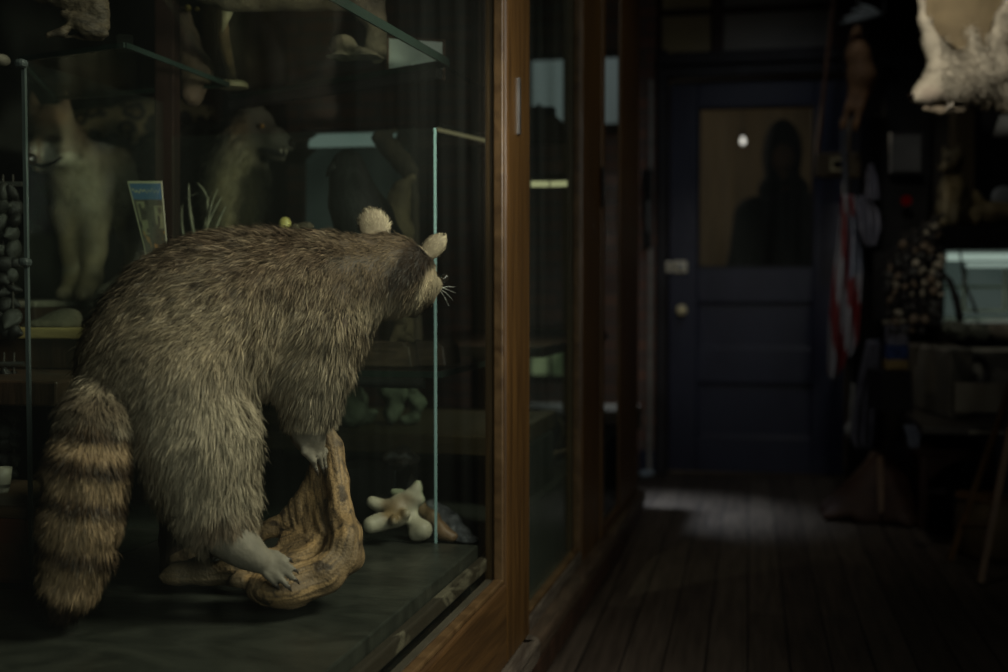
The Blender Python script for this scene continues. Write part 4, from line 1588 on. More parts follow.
pp = MB().box((dcl[0] - .28, dcl[1] - .12, ZM), (dcl[0] + .14, dcl[1] + .55, P(222, 300.5, 3.0)[2]), CM).build('plinth', M['dark_wood'], bevel=.006)
tag(pp, 'dark plinth hidden behind the raccoon back under the dog-like mount', 'plinth')
# dried leaves in front of it
lm = mat('dried_leaf', (.10, .092, .065), (.05, .046, .034), .7, 30, bump=.2)
dp = empty('dried_plant', P(195, 262, 2.6), 'spray of pale dried leaves between the red-brown post and the dog-like mount', 'dried plant')
for pts, wd in (([(196, 262), (194, 232), (188, 205), (189, 182)], 4), ([(200, 262), (203, 236), (211, 214), (222, 196)], 4), ([(192, 262), (182, 235), (181, 214), (183, 202)], 3), ([(202, 262), (214, 232), (221, 214), (226, 206)], 3.4),
                ([(199, 250), (210, 205), (205, 190), (196, 182)], 3), ([(184, 199), (192, 195), (200, 193)], 1.2), ([(197, 262), (207, 230), (210, 204), (218, 188)], 2.6)):
    b = MB()
    zz = 2.6 + random.uniform(-.03, .03)
    vsl = []
    n = len(pts)
    for i, (x_, y_) in enumerate(pts):
        wv_ = wd * math.sin(PI * (i + .6) / (n + .2)) * .5 + .3
        vsl.append((b.bm.verts.new(P(x_ - wv_, y_, zz)), b.bm.verts.new(P(x_, y_, zz - .008)), b.bm.verts.new(P(x_ + wv_, y_, zz))))
    for a_, c_ in zip(vsl[:-1], vsl[1:]):
        b.bm.faces.new((a_[0], a_[1], c_[1], c_[0]))
        b.bm.faces.new((a_[1], a_[2], c_[2], c_[1]))
    b.build('leaf', lm, dp, smooth=True, solid=.001, sub=1)
pt_ = P(196, 268, 2.6)
MB().lathe((pt_[0], pt_[1], ZM), [(.025, 0), (.032, .01), (.036, .05), (.030, pt_[2] - ZM + .02)], 16).build('pot', M['dark_wood'], dp, smooth=True)

# raven
rvb = sblob([[(349, 163, 2.62, 14), (350, 180, 2.62, 19), (354, 203, 2.61, 24), (361, 225, 2.60, 25), (372, 245, 2.58, 20)], [(341, 164, 2.62, 8), (335, 168, 2.64, 4), (330, 172, 2.66, 2)],
             [(360, 190, 2.66, 16), (377, 215, 2.68, 15), (392, 240, 2.70, 11), (402, 262, 2.71, 6)], [(352, 245, 2.6, 16), (356, 268, 2.6, 7)]], .02)
rm = mat('raven_black', (.007, .007, .0075), (.004, .004, .0045), .55, 40, (1, 1, .5), .3, 90, spec=.15)
raven = blob_obj('raven', rvb, .006, rm)[0]
tag(raven, 'black mounted raven perched with its back turned above the raccoon head', 'bird mount')
for dx in (-5, 6):
    MB().tube([P(358 + dx, 258, 2.6), P(358 + dx, 290, 2.6), P(355 + dx, 302, 2.58)], [.006, .005, .004], 8).build('leg', rm, raven)
MB().tube([P(338, 166, 2.60), P(331, 170, 2.61), P(326, 177, 2.615)], [.014, .010, .001], 8).build('beak', rm, raven, smooth=True)
pc = P(360, 304, 2.6)
pk = MB().lathe((pc[0], pc[1], ZM), [(.07, 0), (.07, .02), (.05, .03), (.045, pc[2] - ZM - .01), (.03, pc[2] - ZM)], 18).build('perch', M['dark_wood'], smooth=False)
tag(pk, 'dark turned wooden perch block carrying the raven behind the raccoon neck', 'perch')
# lit cabinet behind the raven
LB = P(356, 180, 3.7)
lbx = empty('light_box', (LB[0], LB[1], ZM), 'dim teal lit glass display box standing behind the black raven', 'display box')
ms2 = cbox(.66, 1.24, 3.3, 4.55, ZM - .03, ZM).build('wooden_shelf', M['dark_wood'])
tag(ms2, 'dark wooden shelf under the teal lit box behind the raven', 'shelf')
pA = [P(306, 240, 3.7), P(410, 240, 3.7), P(410, 148, 3.7), P(318, 148, 3.7), P(306, 160, 3.7)]
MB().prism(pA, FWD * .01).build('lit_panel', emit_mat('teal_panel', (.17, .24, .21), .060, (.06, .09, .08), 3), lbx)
pB = [P(308, 147, 3.68), P(391, 145, 3.68), P(397, 131, 3.68), P(318, 134, 3.68), P(309, 140, 3.68)]
MB().prism(pB, FWD * .02).build('tube_diffuser', emit_mat('teal_tube', (.55, .72, .66), .15, (.42, .6, .55), 5), lbx, bevel=.004)
fb = MB()
fb.prism([P(300, 128, 3.66), P(414, 126, 3.66), P(414, 131, 3.66), P(300, 133, 3.66)], FWD * .1)
fb.prism([P(298, 242, 3.66), P(414, 242, 3.66), P(414, 350, 3.66), P(298, 350, 3.66)], FWD * .1)
fb.prism([P(408, 131, 3.66), P(414, 131, 3.66), P(414, 242, 3.66), P(408, 242, 3.66)], FWD * .1)
fb.build('frame', M['dark_wood'], lbx)
zb_ = P(350, 350, 3.66)
MB().box((zb_[0] - .2, zb_[1] + .0, ZM), (zb_[0] + .2, zb_[1] + .14, zb_[2] + .004)).build('foot', M['dark_wood'], lbx)
# branch with buff fungus right of the raven, dark animal shape above it
fgb = sblob([[(412, 178, 2.85, 5), (400, 188, 2.85, 6), (392, 196, 2.85, 5)], [(402, 190, 2.85, 9), (398, 208, 2.85, 12), (400, 232, 2.85, 13), (402, 262, 2.85, 11), (402, 300, 2.85, 10), (402, 352, 2.85, 13)]], .012)
fgm = mat('fungus_brown', (.13, .095, .055), (.05, .035, .02), .8, 16, bump=.5)
o = blob_obj('branch_stump', fgb, .006, fgm, disp=lambda p: .006 * (vnoise(p, 50) - .5))[0]
tag(o, 'brown stump with a pale rim just right of the raven', 'stump')
dkb = sblob([[(378, 138, 2.95, 7), (390, 148, 2.95, 10), (402, 162, 2.95, 10), (410, 172, 2.95, 8), (414, 200, 2.95, 5), (416, 260, 2.95, 5), (416, 343, 2.95, 7)], [(384, 134, 2.95, 4), (396, 130, 2.96, 3)]], .012)
o = blob_obj('wooden_branch', dkb, .006, bkm)[0]
tag(o, 'black gnarled branch leaning across the teal lit box', 'branch')
# little yellow egg and a brown cone on the block behind the raccoon back
eg = Blob()
ellp(eg, 285, 224, 2.5, 6.2, 7.2, .012, .001)
o = blob_obj('egg', eg, .002, mat('yellow_egg', (.26, .21, .07), (.18, .145, .05), .5, 20, bump=.1))[0]
tag(o, 'small yellow egg showing just above the raccoon back', 'egg')
cn = Blob()
ellp(cn, 305, 227, 2.5, 9, 5, .014, .004)
ellp(cn, 296, 228, 2.5, 6, 4, .012, .004)
o = blob_obj('pine_cone', cn, .002, bkm, disp=lambda p: .004 * (vnoise(p, 200) - .5))[0]
tag(o, 'small rough brown cone beside the yellow egg', 'cone')
e0 = P(285, 231.5, 2.5)
eb0 = CR.T @ e0
pd = MB().box((eb0[0] - .04, eb0[1] - .05, ZM), (eb0[0] + .08, eb0[1] + .06, e0[2]), CM).build('pedestal', M['dark_wood'], bevel=.004)
tag(pd, 'dark block behind the raccoon back carrying the yellow egg', 'pedestal')

# ---- on the upper glass shelves
sc_ = Blob()
stm = mat('brown_stone', (.075, .059, .038), (.028, .022, .015), .9, 16, bump=.7, bscale=60)
zs = 2.45
for (x0, yy0, x1, yy1, r) in ((212, -25, 340, -22, 30), (230, -4, 345, -8, 16), (345, -14, 364, 10, 13), (374, -25, 375, 52, 12)):
    sc_.cap(P(x0, yy0, zs), P(x1, yy1, zs), r * zs / F, r * zs / F, .015)
ellp(sc_, 344, 47, 2.40, 15, 13, .04, .01)
ellp(sc_, 362, 54, 2.38, 16, 7, .04, .01, -.15)
ellp(sc_, 340, 60, 2.38, 14, 6, .04, .008)
for i in range(3):
    ellp(sc_, 372 + i * 4, 55 + i * 2, 2.36 + .02 * i, 7, 4, .012, .004, -.4)
o, v_, q_ = blob_obj('stone_carving', sc_, .006, stm, disp=lambda p: .008 * (vnoise(p, 40) - .5))
v_[:, 2] = np.maximum(v_[:, 2], ZT + .017)
o.data.vertices.foreach_set('co', v_.astype(np.float32).ravel())
tag(o, 'rough brown stone carving with paw-like feet on the upper glass shelf', 'carving')
sgn = empty('white_card', onZ(416, 80, ZT + .016), 'white card in a thin brown frame standing on the upper glass shelf corner', 'card')
c4 = [P(388, 76, 2.56), P(444, 79, 2.48), P(444, 41, 2.48), P(388, 37, 2.56)]
MB().prism(c4, FWD * .004).build('card', mat('white_paper', (.85, .90, .84), (.72, .78, .73), .7, 6, bump=0), sgn)
fbm = MB()
for a, b in ((0, 1), (1, 2), (2, 3), (3, 0)):
    fbm.tube([c4[a], c4[b]], .003, 6)
fbm.build('frame', mat('thin_brown_frame', (.13, .075, .05), None, .5, 9), sgn)
st = MB()
q0 = onZ(233, 88, ZT + .012)
wst = empty('wooden_stand', q0, 'light brown wooden leg on a pale round foot on the upper shelf', 'stand')
MB().lathe(q0, [(.034, 0), (.034, .010), (.026, .016)], 24).build('foot', mat('pale_tan', (.17, .145, .085), (.12, .10, .06), .6, 12), wst, bevel=.002)
MB().tube([q0 + np.array([0, 0, .014]), P(224, 40, 2.52), P(221, 8, 2.5), P(220, -30, 2.48)], [.010, .013, .012, .012], 10).build('leg', mat('brown_leg', (.10, .062, .03), (.06, .037, .018), .5, 12), wst, smooth=True)
MB().tube([P(222, 32, 2.49), P(227, 12, 2.48), P(232, -15, 2.48)], [.002, .013, .012], 10).build('pale_horn', mat('pale_horn', (.17, .15, .09), (.11, .095, .06), .5, 12), wst, smooth=True)
hid = sblob([[(40, -6, 2.2, 10), (70, 0, 2.2, 12), (95, 8, 2.2, 14), (103, 25, 2.2, 8)], [(64, 14, 2.18, 5), (85, 26, 2.18, 10), (104, 33, 2.18, 6)], [(48, 36, 2.17, 4), (62, 32, 2.17, 5), (70, 25, 2.17, 3)], [(60, 36, 2.2, 3), (100, 37, 2.2, 5)]], .012)
o = blob_obj('folded_hide', hid, .004, mat('brown_hide', (.075, .058, .034), (.02, .016, .010), .7, 22, (1, 1, 2), .6, 70), disp=lambda p: .01 * (np.abs(vnoise(p, 45) - .5)))[0]
tag(o, 'crumpled brown folded hide on the upper glass shelf at the far left', 'hide')
o, v_, q_ = blob_obj('pale_stone', ellp(Blob(), 2, 60, 2.25, 8, 6, .02, .002), .004, stone)
tag(o, 'small smooth pale stone at the end of the upper glass shelf', 'stone')
tl_ = sblob([[(183, 12, 2.7, 7), (186, 40, 2.7, 12), (196, 70, 2.7, 16), (192, 95, 2.65, 12)]], .02)
o = blob_obj('brown_bird', tl_, .007, bkm, disp=lambda p: .006 * (vnoise(p, 60) - .5))[0]
gloss_ball('eye', o, 188, 8, 2.68, 3.4, mat('yellow_eye', (.22, .17, .05), None, .15, 20, bump=0))
gloss_ball('eye', o, 197, 9, 2.70, 2.4, mat('yellow_eye', (.18, .14, .05), None, .15, 20, bump=0))
tag(o, 'dark brown owl-like bird with yellow eyes on the upper shelf behind the post', 'bird mount')

# ---- middle shelf plinths, lower shelf finds
for x0, x1, yt, yb2, z_, lb in ((335, 412, 342, 365, 2.46, 'left dark wooden plinth on the middle glass shelf under the raccoon throat'), (413, 446, 341, 363, 2.50, 'right dark wooden plinth on the middle glass shelf beside the bright glass edge')):
    q0, q1 = CR.T @ P(x0, yb2, z_), CR.T @ P(x1, yb2, z_)
    zt_ = P(x1, yt, z_)[2]
    o = MB().prism([CR @ np.array([q0[0], q1[1], ZM + .001]), CR @ np.array([q1[0], q1[1], ZM + .001]), CR @ np.array([q1[0] - .006, q1[1], zt_ - .012]), CR @ np.array([q1[0] - .02, q1[1], zt_]), CR @ np.array([q0[0], q1[1], zt_])], CR @ np.array([0, .12, 0])).build('wooden_plinth', mat('plinth_brown', (.085, .058, .038), (.04, .027, .018), .45, 12, (1, 6, 6)), bevel=.003)
    tag(o, lb, 'plinth')
o = blob_obj('small_claw', sblob([[(392, 342, 2.5, 4), (398, 330, 2.5, 5), (404, 326, 2.5, 4)], [(398, 334, 2.5, 5), (408, 338, 2.5, 4), (414, 341, 2.5, 2)]], .006), .003, fgm)[0]
tag(o, 'small brown claw-like foot on the left dark plinth', 'claw')
# board of the low shelf at the back and what stands on it
LZ = P(400, 432, 2.85)[2]
lq = CR.T @ P(380, 432, 2.85)
ls = MB().box((-1.45, lq[1] - .03, LZ - .045), (-.62, lq[1] + .6, LZ), CM).build('low_shelf', mat('low_shelf_brown', (.036, .025, .011), (.02, .014, .006), .6, 8, (1, 5, 5)), bevel=.003)
tag(ls, 'low brown shelf board behind the driftwood with grey finds on it', 'shelf')
for lat in (-1.43, -.64):
    MB().box((lat - .01, lq[1], .442), (lat + .03, lq[1] + .5, LZ - .046), CM).build('support', M['dark_int'], ls)
gst = mat('grey_green_stone', (.11, .12, .09), (.05, .055, .042), .8, 22, bump=.6)
for items, nm, lb in (([[(345, 392, 2.95, 12), (352, 415, 2.95, 16)]], 'mineral_lump', 'large grey mineral lump nearest the raccoon on the low shelf'),
                      ([[(357, 385, 3.0, 5), (360, 405, 3.0, 7), (366, 422, 3.0, 6), (374, 416, 2.98, 4)]], 'coral_stub', 'thin grey upright coral stub between two lumps on the low shelf'),
                      ([[(385, 398, 3.0, 8), (398, 402, 3.0, 10), (392, 420, 3.0, 9)]], 'coral_lump', 'knobbly olive grey coral head in the middle of the low shelf'),
                      ([[(412, 390, 3.0, 6), (418, 402, 3.0, 7), (414, 418, 3.0, 5), (404, 420, 3.0, 5)]], 'coral_branch', 'tall forked coral branch at the right of the low shelf')):
    b = sblob(items, .012)
    o, v_, q_ = blob_obj(nm, b, .005, gst, disp=lambda p: .014 * (vnoise(p, 55) - .5))
    dz = v_[:, 2].min() - LZ
    v_[:, 2] -= dz
    o.data.vertices.foreach_set('co', v_.astype(np.float32).ravel())
    tag(o, lb, 'coral' if 'coral' in nm else 'mineral')
DZ = .442
# dark box with a glossy top
dq = CR.T @ P(372, 520, 2.62)
zt_ = P(370, 470, 2.62)[2]
o = MB().box((dq[0] - .10, dq[1], DZ), (dq[0] + .055, dq[1] + .16, zt_), CM).build('black_box', M['black'], bevel=.004)
tag(o, 'black box with a glossy top behind the curled tip of the driftwood', 'box')
bb = sblob([[(392, 462, 2.72, 7), (402, 456, 2.72, 9), (412, 460, 2.72, 7)], [(398, 470, 2.72, 11), (405, 490, 2.72, 16), (400, 525, 2.72, 20)], [(386, 458, 2.70, 4), (395, 454, 2.7, 4)]], .012)
o, v_, q_ = blob_obj('dark_skull', bb, .005, mat('dark_bone', (.05, .038, .03), (.016, .012, .01), .5, 30, bump=.6, spec=.5), disp=lambda p: .012 * (vnoise(p, 70) - .5))
v_[:, 2] = np.maximum(v_[:, 2], DZ)
o.data.vertices.foreach_set('co', v_.astype(np.float32).ravel())
tag(o, 'dark lumpy skull-like relic standing behind the pale vertebra', 'skull')
# the pale vertebra
bonem = col_mat('bone', .55, .3, .3, 90)
vb = Blob()
zz = 2.36
wchain2 = lambda pts, kk=.012: vb.chain([(P(x, y, z), r * z / F) for x, y, z, r in pts], kk)
ellp(vb, 396, 511, zz, 14, 12, .03, .01)
wchain2([(392, 508, zz, 8), (378, 505, zz, 5.5), (372, 502, zz, 6)])
wchain2([(396, 520, zz - .02, 8), (380, 522, zz - .04, 8), (371, 525, zz - .05, 8.5)])
wchain2([(400, 500, zz, 7), (412, 495, zz, 6), (417, 488, zz, 4.5), (418, 483, zz, 3)])
wchain2([(400, 495, zz + .03, 7), (394, 492, zz + .03, 4)])
wchain2([(408, 505, zz, 7), (420, 500, zz, 5.5)])
wchain2([(412, 512, zz, 5.5), (414, 522, zz - .01, 6), (422, 530, zz - .02, 9), (415, 534, zz - .02, 7)])
wchain2([(402, 520, zz - .03, 4.5), (406, 514, zz - .035, 5)])
ellp(vb, 394, 520, zz - .055, 5, 6, .02, .006, 0)
v, q = vb.mesh(.0032)
v = smooth_verts(v, q, 2)
v[:, 2] = np.maximum(v[:, 2], DZ)
bc = regions((.21, .20, .145), [(394, 512, 14, 12, (.10, .07, .032), 1), (404, 500, 12, 7, (.13, .10, .06), .8), (388, 503, 8, 5, (.11, .08, .045), .6)], 2, .35, 60)
o = np_mesh('vertebra', v, q, bonem, None, {'fcol': ('FLOAT_COLOR', rgba(bc(v)))})
tag(o, 'pale cream vertebra bone with knobbly ends behind the driftwood', 'bone')
jb = Blob()
jb.chain([(P(x, y, z), r * z / F) for x, y, z, r in [(420, 505, 2.42, 6), (432, 518, 2.40, 7), (442, 531, 2.38, 8), (452, 537, 2.37, 6)]], .01)
o, v_, q_ = blob_obj('brown_bone', jb, .004, mat('brown_bone', (.16, .10, .055), (.10, .06, .03), .5, 20, bump=.4), disp=lambda p: .008 * (vnoise(p, 60) - .5))
v_[:, 2] = np.maximum(v_[:, 2], DZ)
o.data.vertices.foreach_set('co', v_.astype(np.float32).ravel())
tag(o, 'reddish brown bone slanting down right of the pale vertebra', 'bone')
qb_ = Blob()
qb_.chain([(P(x, y, z), r * z / F) for x, y, z, r in [(430, 505, 2.47, 6), (440, 515, 2.46, 9), (452, 526, 2.44, 11), (464, 536, 2.42, 7), (474, 540, 2.41, 4)]], .01)
qz = mat('grey_crystal', (.22, .22, .225), (.09, .09, .095), .2, 40, bump=.6, spec=.7)
o, v_, q_ = blob_obj('crystal_rock', qb_, .004, qz, disp=lambda p: .014 * (np.round(vnoise(p, 60) * 4) / 4 - .5))
v_[:, 2] = np.maximum(v_[:, 2], DZ)
o.data.vertices.foreach_set('co', v_.astype(np.float32).ravel())
tag(o, 'glittering grey crystal rock at the right of the bones near the door stile', 'rock')
# red-brown box, cream cup at the lower left
lqz = CR.T @ P(15, 540, 2.0)
o = MB().box((-1.95, lqz[1] + .0, SLAB), (-1.225, lqz[1] + .25, P(18, 515, 2.0)[2]), CM).build('red_box', mat('red_brown_leather', (.085, .032, .018), (.045, .017, .01), .4, 9), bevel=.012)
tag(o, 'dark red-brown leather box at the lower left behind the glass partition', 'box')
MB().box((-1.955, lqz[1] - .005, P(18, 519, 2.0)[2]), (-1.22, lqz[1] + .255, P(18, 506, 2.0)[2]), CM).build('lid', mat('brown_lid', (.07, .045, .025), (.04, .026, .015), .45, 9), o, bevel=.008)
zl = P(18, 506, 2.0)[2]
cq_ = P(2, 498, 2.13)
o = MB().lathe((cq_[0], cq_[1], zl), [(.010, 0), (.012, .004), (.016, .025), (.018, .045), (.016, .045), (.014, .01)], 18).build('cream_cup', mat('cream_china', (.32, .31, .24), (.26, .25, .2), .35, 9, bump=0), smooth=True)
tag(o, 'small cream cup standing on the red-brown box at the lower left', 'cup')


# strings of shells
shell_ms = [mat('shell_' + n, c, tuple(v * .55 for v in c), .45, 60, bump=.3) for n, c in (('cream', (.20, .18, .13)), ('tan', (.09, .065, .04)), ('grey', (.030, .030, .026)), ('dark', (.012, .011, .010)))]


def shell_mesh(i):
    b = Blob()
    r = .5
    b.ell((0, 0, 0), (r * .95, r * .7, r), None, .05)
    b.ell((.12, .1, .45), (r * .4, r * .35, r * .5), None, .15)
    v, q = b.mesh(.11, disp=lambda p: .12 * (vnoise(p + i * 5, 2.2) - .5))
    o = np_mesh('shell', smooth_verts(v, q, 1), q, shell_ms[i])
    me = o.data
    bpy.data.objects.remove(o)
    return me


SHELLS = [shell_mesh(i) for i in range(4)]
cordm = mat('dark_cord', (.03, .025, .02), None, .8, 20)


def garland(x, ytop, ybot, z, n, size, label, group, sup=0.0, lo=0):
    top = P(x, ytop, z)
    e = empty('shell_garland', top, label, 'shell garland', group)
    MB().tube([top + UPV * sup, P(x, ybot, z)], .002, 6).build('cord', cordm, e)
    for i in range(n):
        me = SHELLS[int(RNG.integers(lo, 4))]
        o = bpy.data.objects.new('shell', me)
        COL.objects.link(o)
        o.parent = e
        y_ = lerp(ytop, ybot, (i + .6) / n)
        o.location = P(x + random.uniform(-2.5, 2.5), y_ + random.uniform(-2, 2), z + random.uniform(-.01, .01)) - top
        o.rotation_euler = (random.uniform(0, 3), random.uniform(0, 3), random.uniform(0, 6))
        s = size * random.uniform(.75, 1.25)
        o.scale = (s, s * .9, s * 1.1)
    return e


for x_, lb in ((3, 'string of dark shells hanging left of the clipped glass partition, outermost at the frame edge'), (13, 'string of dark shells hanging left of the clipped glass partition, nearer the glass edge')):
    garland(x_, 185, 338, 2.30, 11, .032, lb, 'shell strings beside the glass partition', .02, 2)
for x_, lb in ((4, 'lower string of grey shells below the wooden shelf, outermost at the frame edge'), (14, 'lower string of grey shells below the wooden shelf, nearer the glass edge')):
    garland(x_, 368, 478, 2.30, 8, .028, lb, 'shell strings below the shelf', .03, 2)
rq0, rq1 = P(-14, 184, 2.30), P(22, 184, 2.30)
o = MB().tube([rq0, rq1], .005, 8).build('hanging_rail', M['steel'])
tag(o, 'thin steel rail from which the dark shell strings hang at the far left', 'rail')
rq0, rq1 = P(-14, 364, 2.30), P(24, 364, 2.30)
o = MB().tube([rq0, rq1], .005, 8).build('hanging_rail', M['steel'])
tag(o, 'thin steel rail below the wooden shelf holding the grey shell strings', 'rail')

# ---- the far bays of the cabinet
t0, t1 = P(533, 184, 3.3), P(566, 184, 3.75)
tl = empty('tube_lamp', t0, 'short yellowish fluorescent tube glowing inside the middle bay', 'lamp')
tm = emit_mat('yellow_tube', (.95, .90, .50), .42)
a_, b_ = P(531, 184, 3.5), P(549, 184, 3.5)
MB().tube([a_, b_], .009, 10).build('tube', tm, tl)
a2, b2 = P(550.5, 184, 3.5), P(567, 183.5, 3.5)
MB().tube([a2, b2], .009, 10).build('tube', tm, tl)
MB().tube([a_ + UPV * .018, b2 + UPV * .018], .011, 8).build('holder', M['black'], tl)
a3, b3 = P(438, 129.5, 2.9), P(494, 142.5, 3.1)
yl = empty('reflection_strip', a3, 'thin dim yellow glow strip for a reflection, slanting right of the bright glass edge', 'lamp')  # glowing strip and holder added for a yellow reflection in the glass
MB().tube([a3, b3], .0042, 8).build('tube', emit_mat('dim_yellow_reflection', (.75, .68, .36), .14), yl)
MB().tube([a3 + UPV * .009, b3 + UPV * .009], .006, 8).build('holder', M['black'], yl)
rg = Blob()
for i in range(14):
    a, b = 2 * PI * i / 14, 2 * PI * (i + 1) / 14
    rg.cap(P(551 + 12 * math.cos(a), 434 + 17 * math.sin(a), 3.6), P(551 + 12 * math.cos(b), 434 + 17 * math.sin(b), 3.6), .010, .010, .004)
rg.cap(P(546, 440, 3.6), P(556, 425, 3.6), .008, .008, .006)
o = blob_obj('curled_horn', rg, .005, mat('horn_grey', (.10, .095, .06), (.05, .045, .03), .5, 30, (1, 1, 3)))[0]
tag(o, 'curled grey horn ring standing in the middle bay of the cabinet', 'horn')
bay = MB().box((-1.2, onC(540, 452, .9)[0] - .6, .44), (-.62, onC(540, 452, .9)[0] + .9, onC(540, 452, .9)[1]), CM).build('display_step', mat('step_brown', (.05, .038, .022), (.028, .021, .012), .7, 6), bevel=.006)
tag(bay, 'low brown display step in the middle bay under the curled horn', 'step')
for items, nm, lb, m_ in (([[(540, 458, 3.45, 6), (552, 456, 3.45, 5), (566, 452, 3.45, 4)]], 'jaw_bone', 'long thin jaw bone lying below the curled horn', fgm),
                          ([[(539, 470, 3.3, 5), (548, 473, 3.3, 5)]], 'small_stone', 'small flat stone lowest in front of the horn in the middle bay', stone)):
    b = sblob(items, .01)
    o = blob_obj(nm, b, .005, m_)[0]
    tag(o, lb, nm.split('_')[1])
hb = sblob([[(606, 452, 4.4, 9), (618, 450, 4.4, 10), (626, 462, 4.4, 9), (622, 485, 4.4, 7)], [(604, 462, 4.4, 5), (612, 476, 4.4, 4)], [(604, 447, 4.4, 6), (616, 445, 4.4, 5)]], .02)
o = blob_obj('animal_skull', hb, .008, mat('tan_skull', (.12, .085, .055), (.06, .04, .026), .6, 14))[0]
tag(o, 'tan horned animal skull in the last bay at the cabinet end', 'skull')
hb = sblob([[(526, 128, 4.2, 13), (546, 124, 4.2, 12), (560, 132, 4.2, 10)], [(532, 114, 4.2, 8), (536, 116, 4.2, 7)], [(538, 108, 4.2, 3), (541, 100, 4.2, 1.2)], [(546, 112, 4.2, 6), (552, 110, 4.2, 5)], [(530, 134, 4.2, 11), (572, 136, 4.2, 9)]], .012)
o = blob_obj('cat_silhouette_mount', hb, .01, M['matte_black'])[0]
tag(o, 'black hunched cat-like mount silhouetted before the grey window', 'animal mount')
sbz = P(550, 142, 4.2)
sb_ = CR.T @ sbz
o = MB().box((-1.9, sb_[1] - .2, sb_[2] - .03), (-.92, sb_[1] + .2, sb_[2]), CM).build('high_shelf', M['dark_wood'])
tag(o, 'high dark shelf under the black cat-like mount in the middle bay', 'shelf')

# ------------------------------------------------------------------ the person behind the door glass
PY_ = 6.62


def D(px, py, dy=0.0):
    return onY(px, py, PY_ + dy)


def rD(px):
    return px * PY_ / F


pb2 = Blob()
skin_px = [(785, 152, 15), ]
pb2.ell(D(783, 158), (rD(14), .10, rD(21)), None, .02)                # head
pb2.cap(D(784, 176, .02), D(786, 200, .03), rD(10), rD(12), .03)       # neck
pb2.ell(D(784, 166, -.085), (.014, .022, .022), None, .012)            # nose
pb2.ell(D(784, 177, -.07), (.03, .02, .012), None, .012)               # mouth
pb2.cap(D(770, 160, 0), D(770, 165, 0), .012, .010, .01)
pb2.cap(D(798, 160, 0), D(798, 165, 0), .012, .010, .01)
ZH = D(786, 300)[2]
cx_ = D(788, 200)[0]


def B(x, y, z):
    return np.array([cx_ + x, PY_ + y, z])


SH = D(786, 205)[2]
pb2.chain([(B(0, .02, SH), .10), (B(0, .02, SH - .25), .14), (B(0, .02, SH - .48), .13), (B(0, .03, SH - .60), .14)], .06)
pb2.cap(B(-.17, .02, SH - .02), B(.17, .02, SH - .02), .062, .062, .05)
pb2.chain([(B(-.20, .02, SH - .04), .060), (B(-.245, .03, SH - .32), .046), (B(-.22, -.08, SH - .55), .034)], .03)
pb2.chain([(B(.20, .02, SH - .04), .060), (B(.25, .03, SH - .32), .046), (B(.24, .02, SH - .57), .034)], .03)
for s in (-1, 1):
    pb2.chain([(B(.095 * s, .03, SH - .62), .105), (B(.10 * s, .02, .50), .062), (B(.105 * s, .05, .09), .042)], .03)
    pb2.chain([(B(.105 * s, .05, .06), .045), (B(.115 * s, -.10, .04), .036)], .02)
    hx, hy, hz = (-.215, -.10, SH - .60) if s < 0 else (.24, .01, SH - .62)
    pb2.ell(B(hx, hy, hz), (.036, .020, .045), None, .015)
    for f_ in range(4):
        pb2.chain([(B(hx - .024 + .016 * f_, hy - .004, hz - .035), .0095), (B(hx - .027 + .018 * f_, hy - .012, hz - .075 - .006 * (f_ in (1, 2))), .0085), (B(hx - .026 + .017 * f_, hy - .004, hz - .10 - .008 * (f_ in (1, 2))), .007)], .004)
    pb2.chain([(B(hx + .03 * (1 if s < 0 else -1), hy - .005, hz - .005), .011), (B(hx + .045 * (1 if s < 0 else -1), hy - .02, hz - .045), .009)], .006)
v, q = pb2.mesh(.0085)
v = smooth_verts(v, q, 2)
v[:, 2] = np.maximum(v[:, 2], .002)
x, y, z = pix(v)
pc_ = np.tile(np.array([.035, .036, .045]), (len(v), 1))
sk = (v[:, 2] > SH + .06) | (v[:, 2] < SH - .565) & (np.abs(v[:, 0] - cx_) > .165)
pc_[sk] = np.array([.22, .14, .10])
shoe = v[:, 2] < .085
pc_[shoe] = np.array([.02, .018, .017])
person = np_mesh('person', v, q, M['skin'], None, {'fcol': ('FLOAT_COLOR', rgba(pc_))})
tag(person, 'person in a dark hooded top standing behind the glass of the navy door', 'person')
clo = mat('dark_hoodie', (.020, .021, .027), (.012, .013, .017), .9, 30, bump=.2, spec=.05)
hd = Blob()
hd.ell(D(782, 155, .03), (rD(19), .125, rD(35)), None, .03)
hd.cap(D(770, 190, .02), D(797, 190, .02), rD(12), rD(12), .05)
hd.ell(D(783, 160, -.11), (rD(11), .075, rD(21)), None, .02, True)
blob_obj('hood', hd, .008, clo, person)
tp_ = Blob()
tp_.chain([(B(0, .02, SH - .005), .115), (B(0, .02, SH - .25), .165), (B(0, .02, SH - .5), .158), (B(0, .03, SH - .68), .165)], .05)
tp_.cap(B(-.17, .02, SH - .03), B(.17, .02, SH - .03), .082, .082, .06)
tp_.chain([(B(-.205, .02, SH - .05), .082), (B(-.25, .03, SH - .32), .068), (B(-.225, -.075, SH - .53), .052)], .03)
tp_.chain([(B(.205, .02, SH - .05), .082), (B(.255, .03, SH - .32), .068), (B(.242, .02, SH - .55), .052)], .03)
blob_obj('hooded_top', tp_, .009, clo, person)
tr_ = Blob()
for s in (-1, 1):
    tr_.chain([(B(.09 * s, .03, SH - .66), .122), (B(.10 * s, .02, .50), .085), (B(.105 * s, .05, .10), .068)], .03)
blob_obj('trousers', tr_, .01, mat('dark_trousers', (.015, .016, .02), None, .9, 30, spec=.05), person)
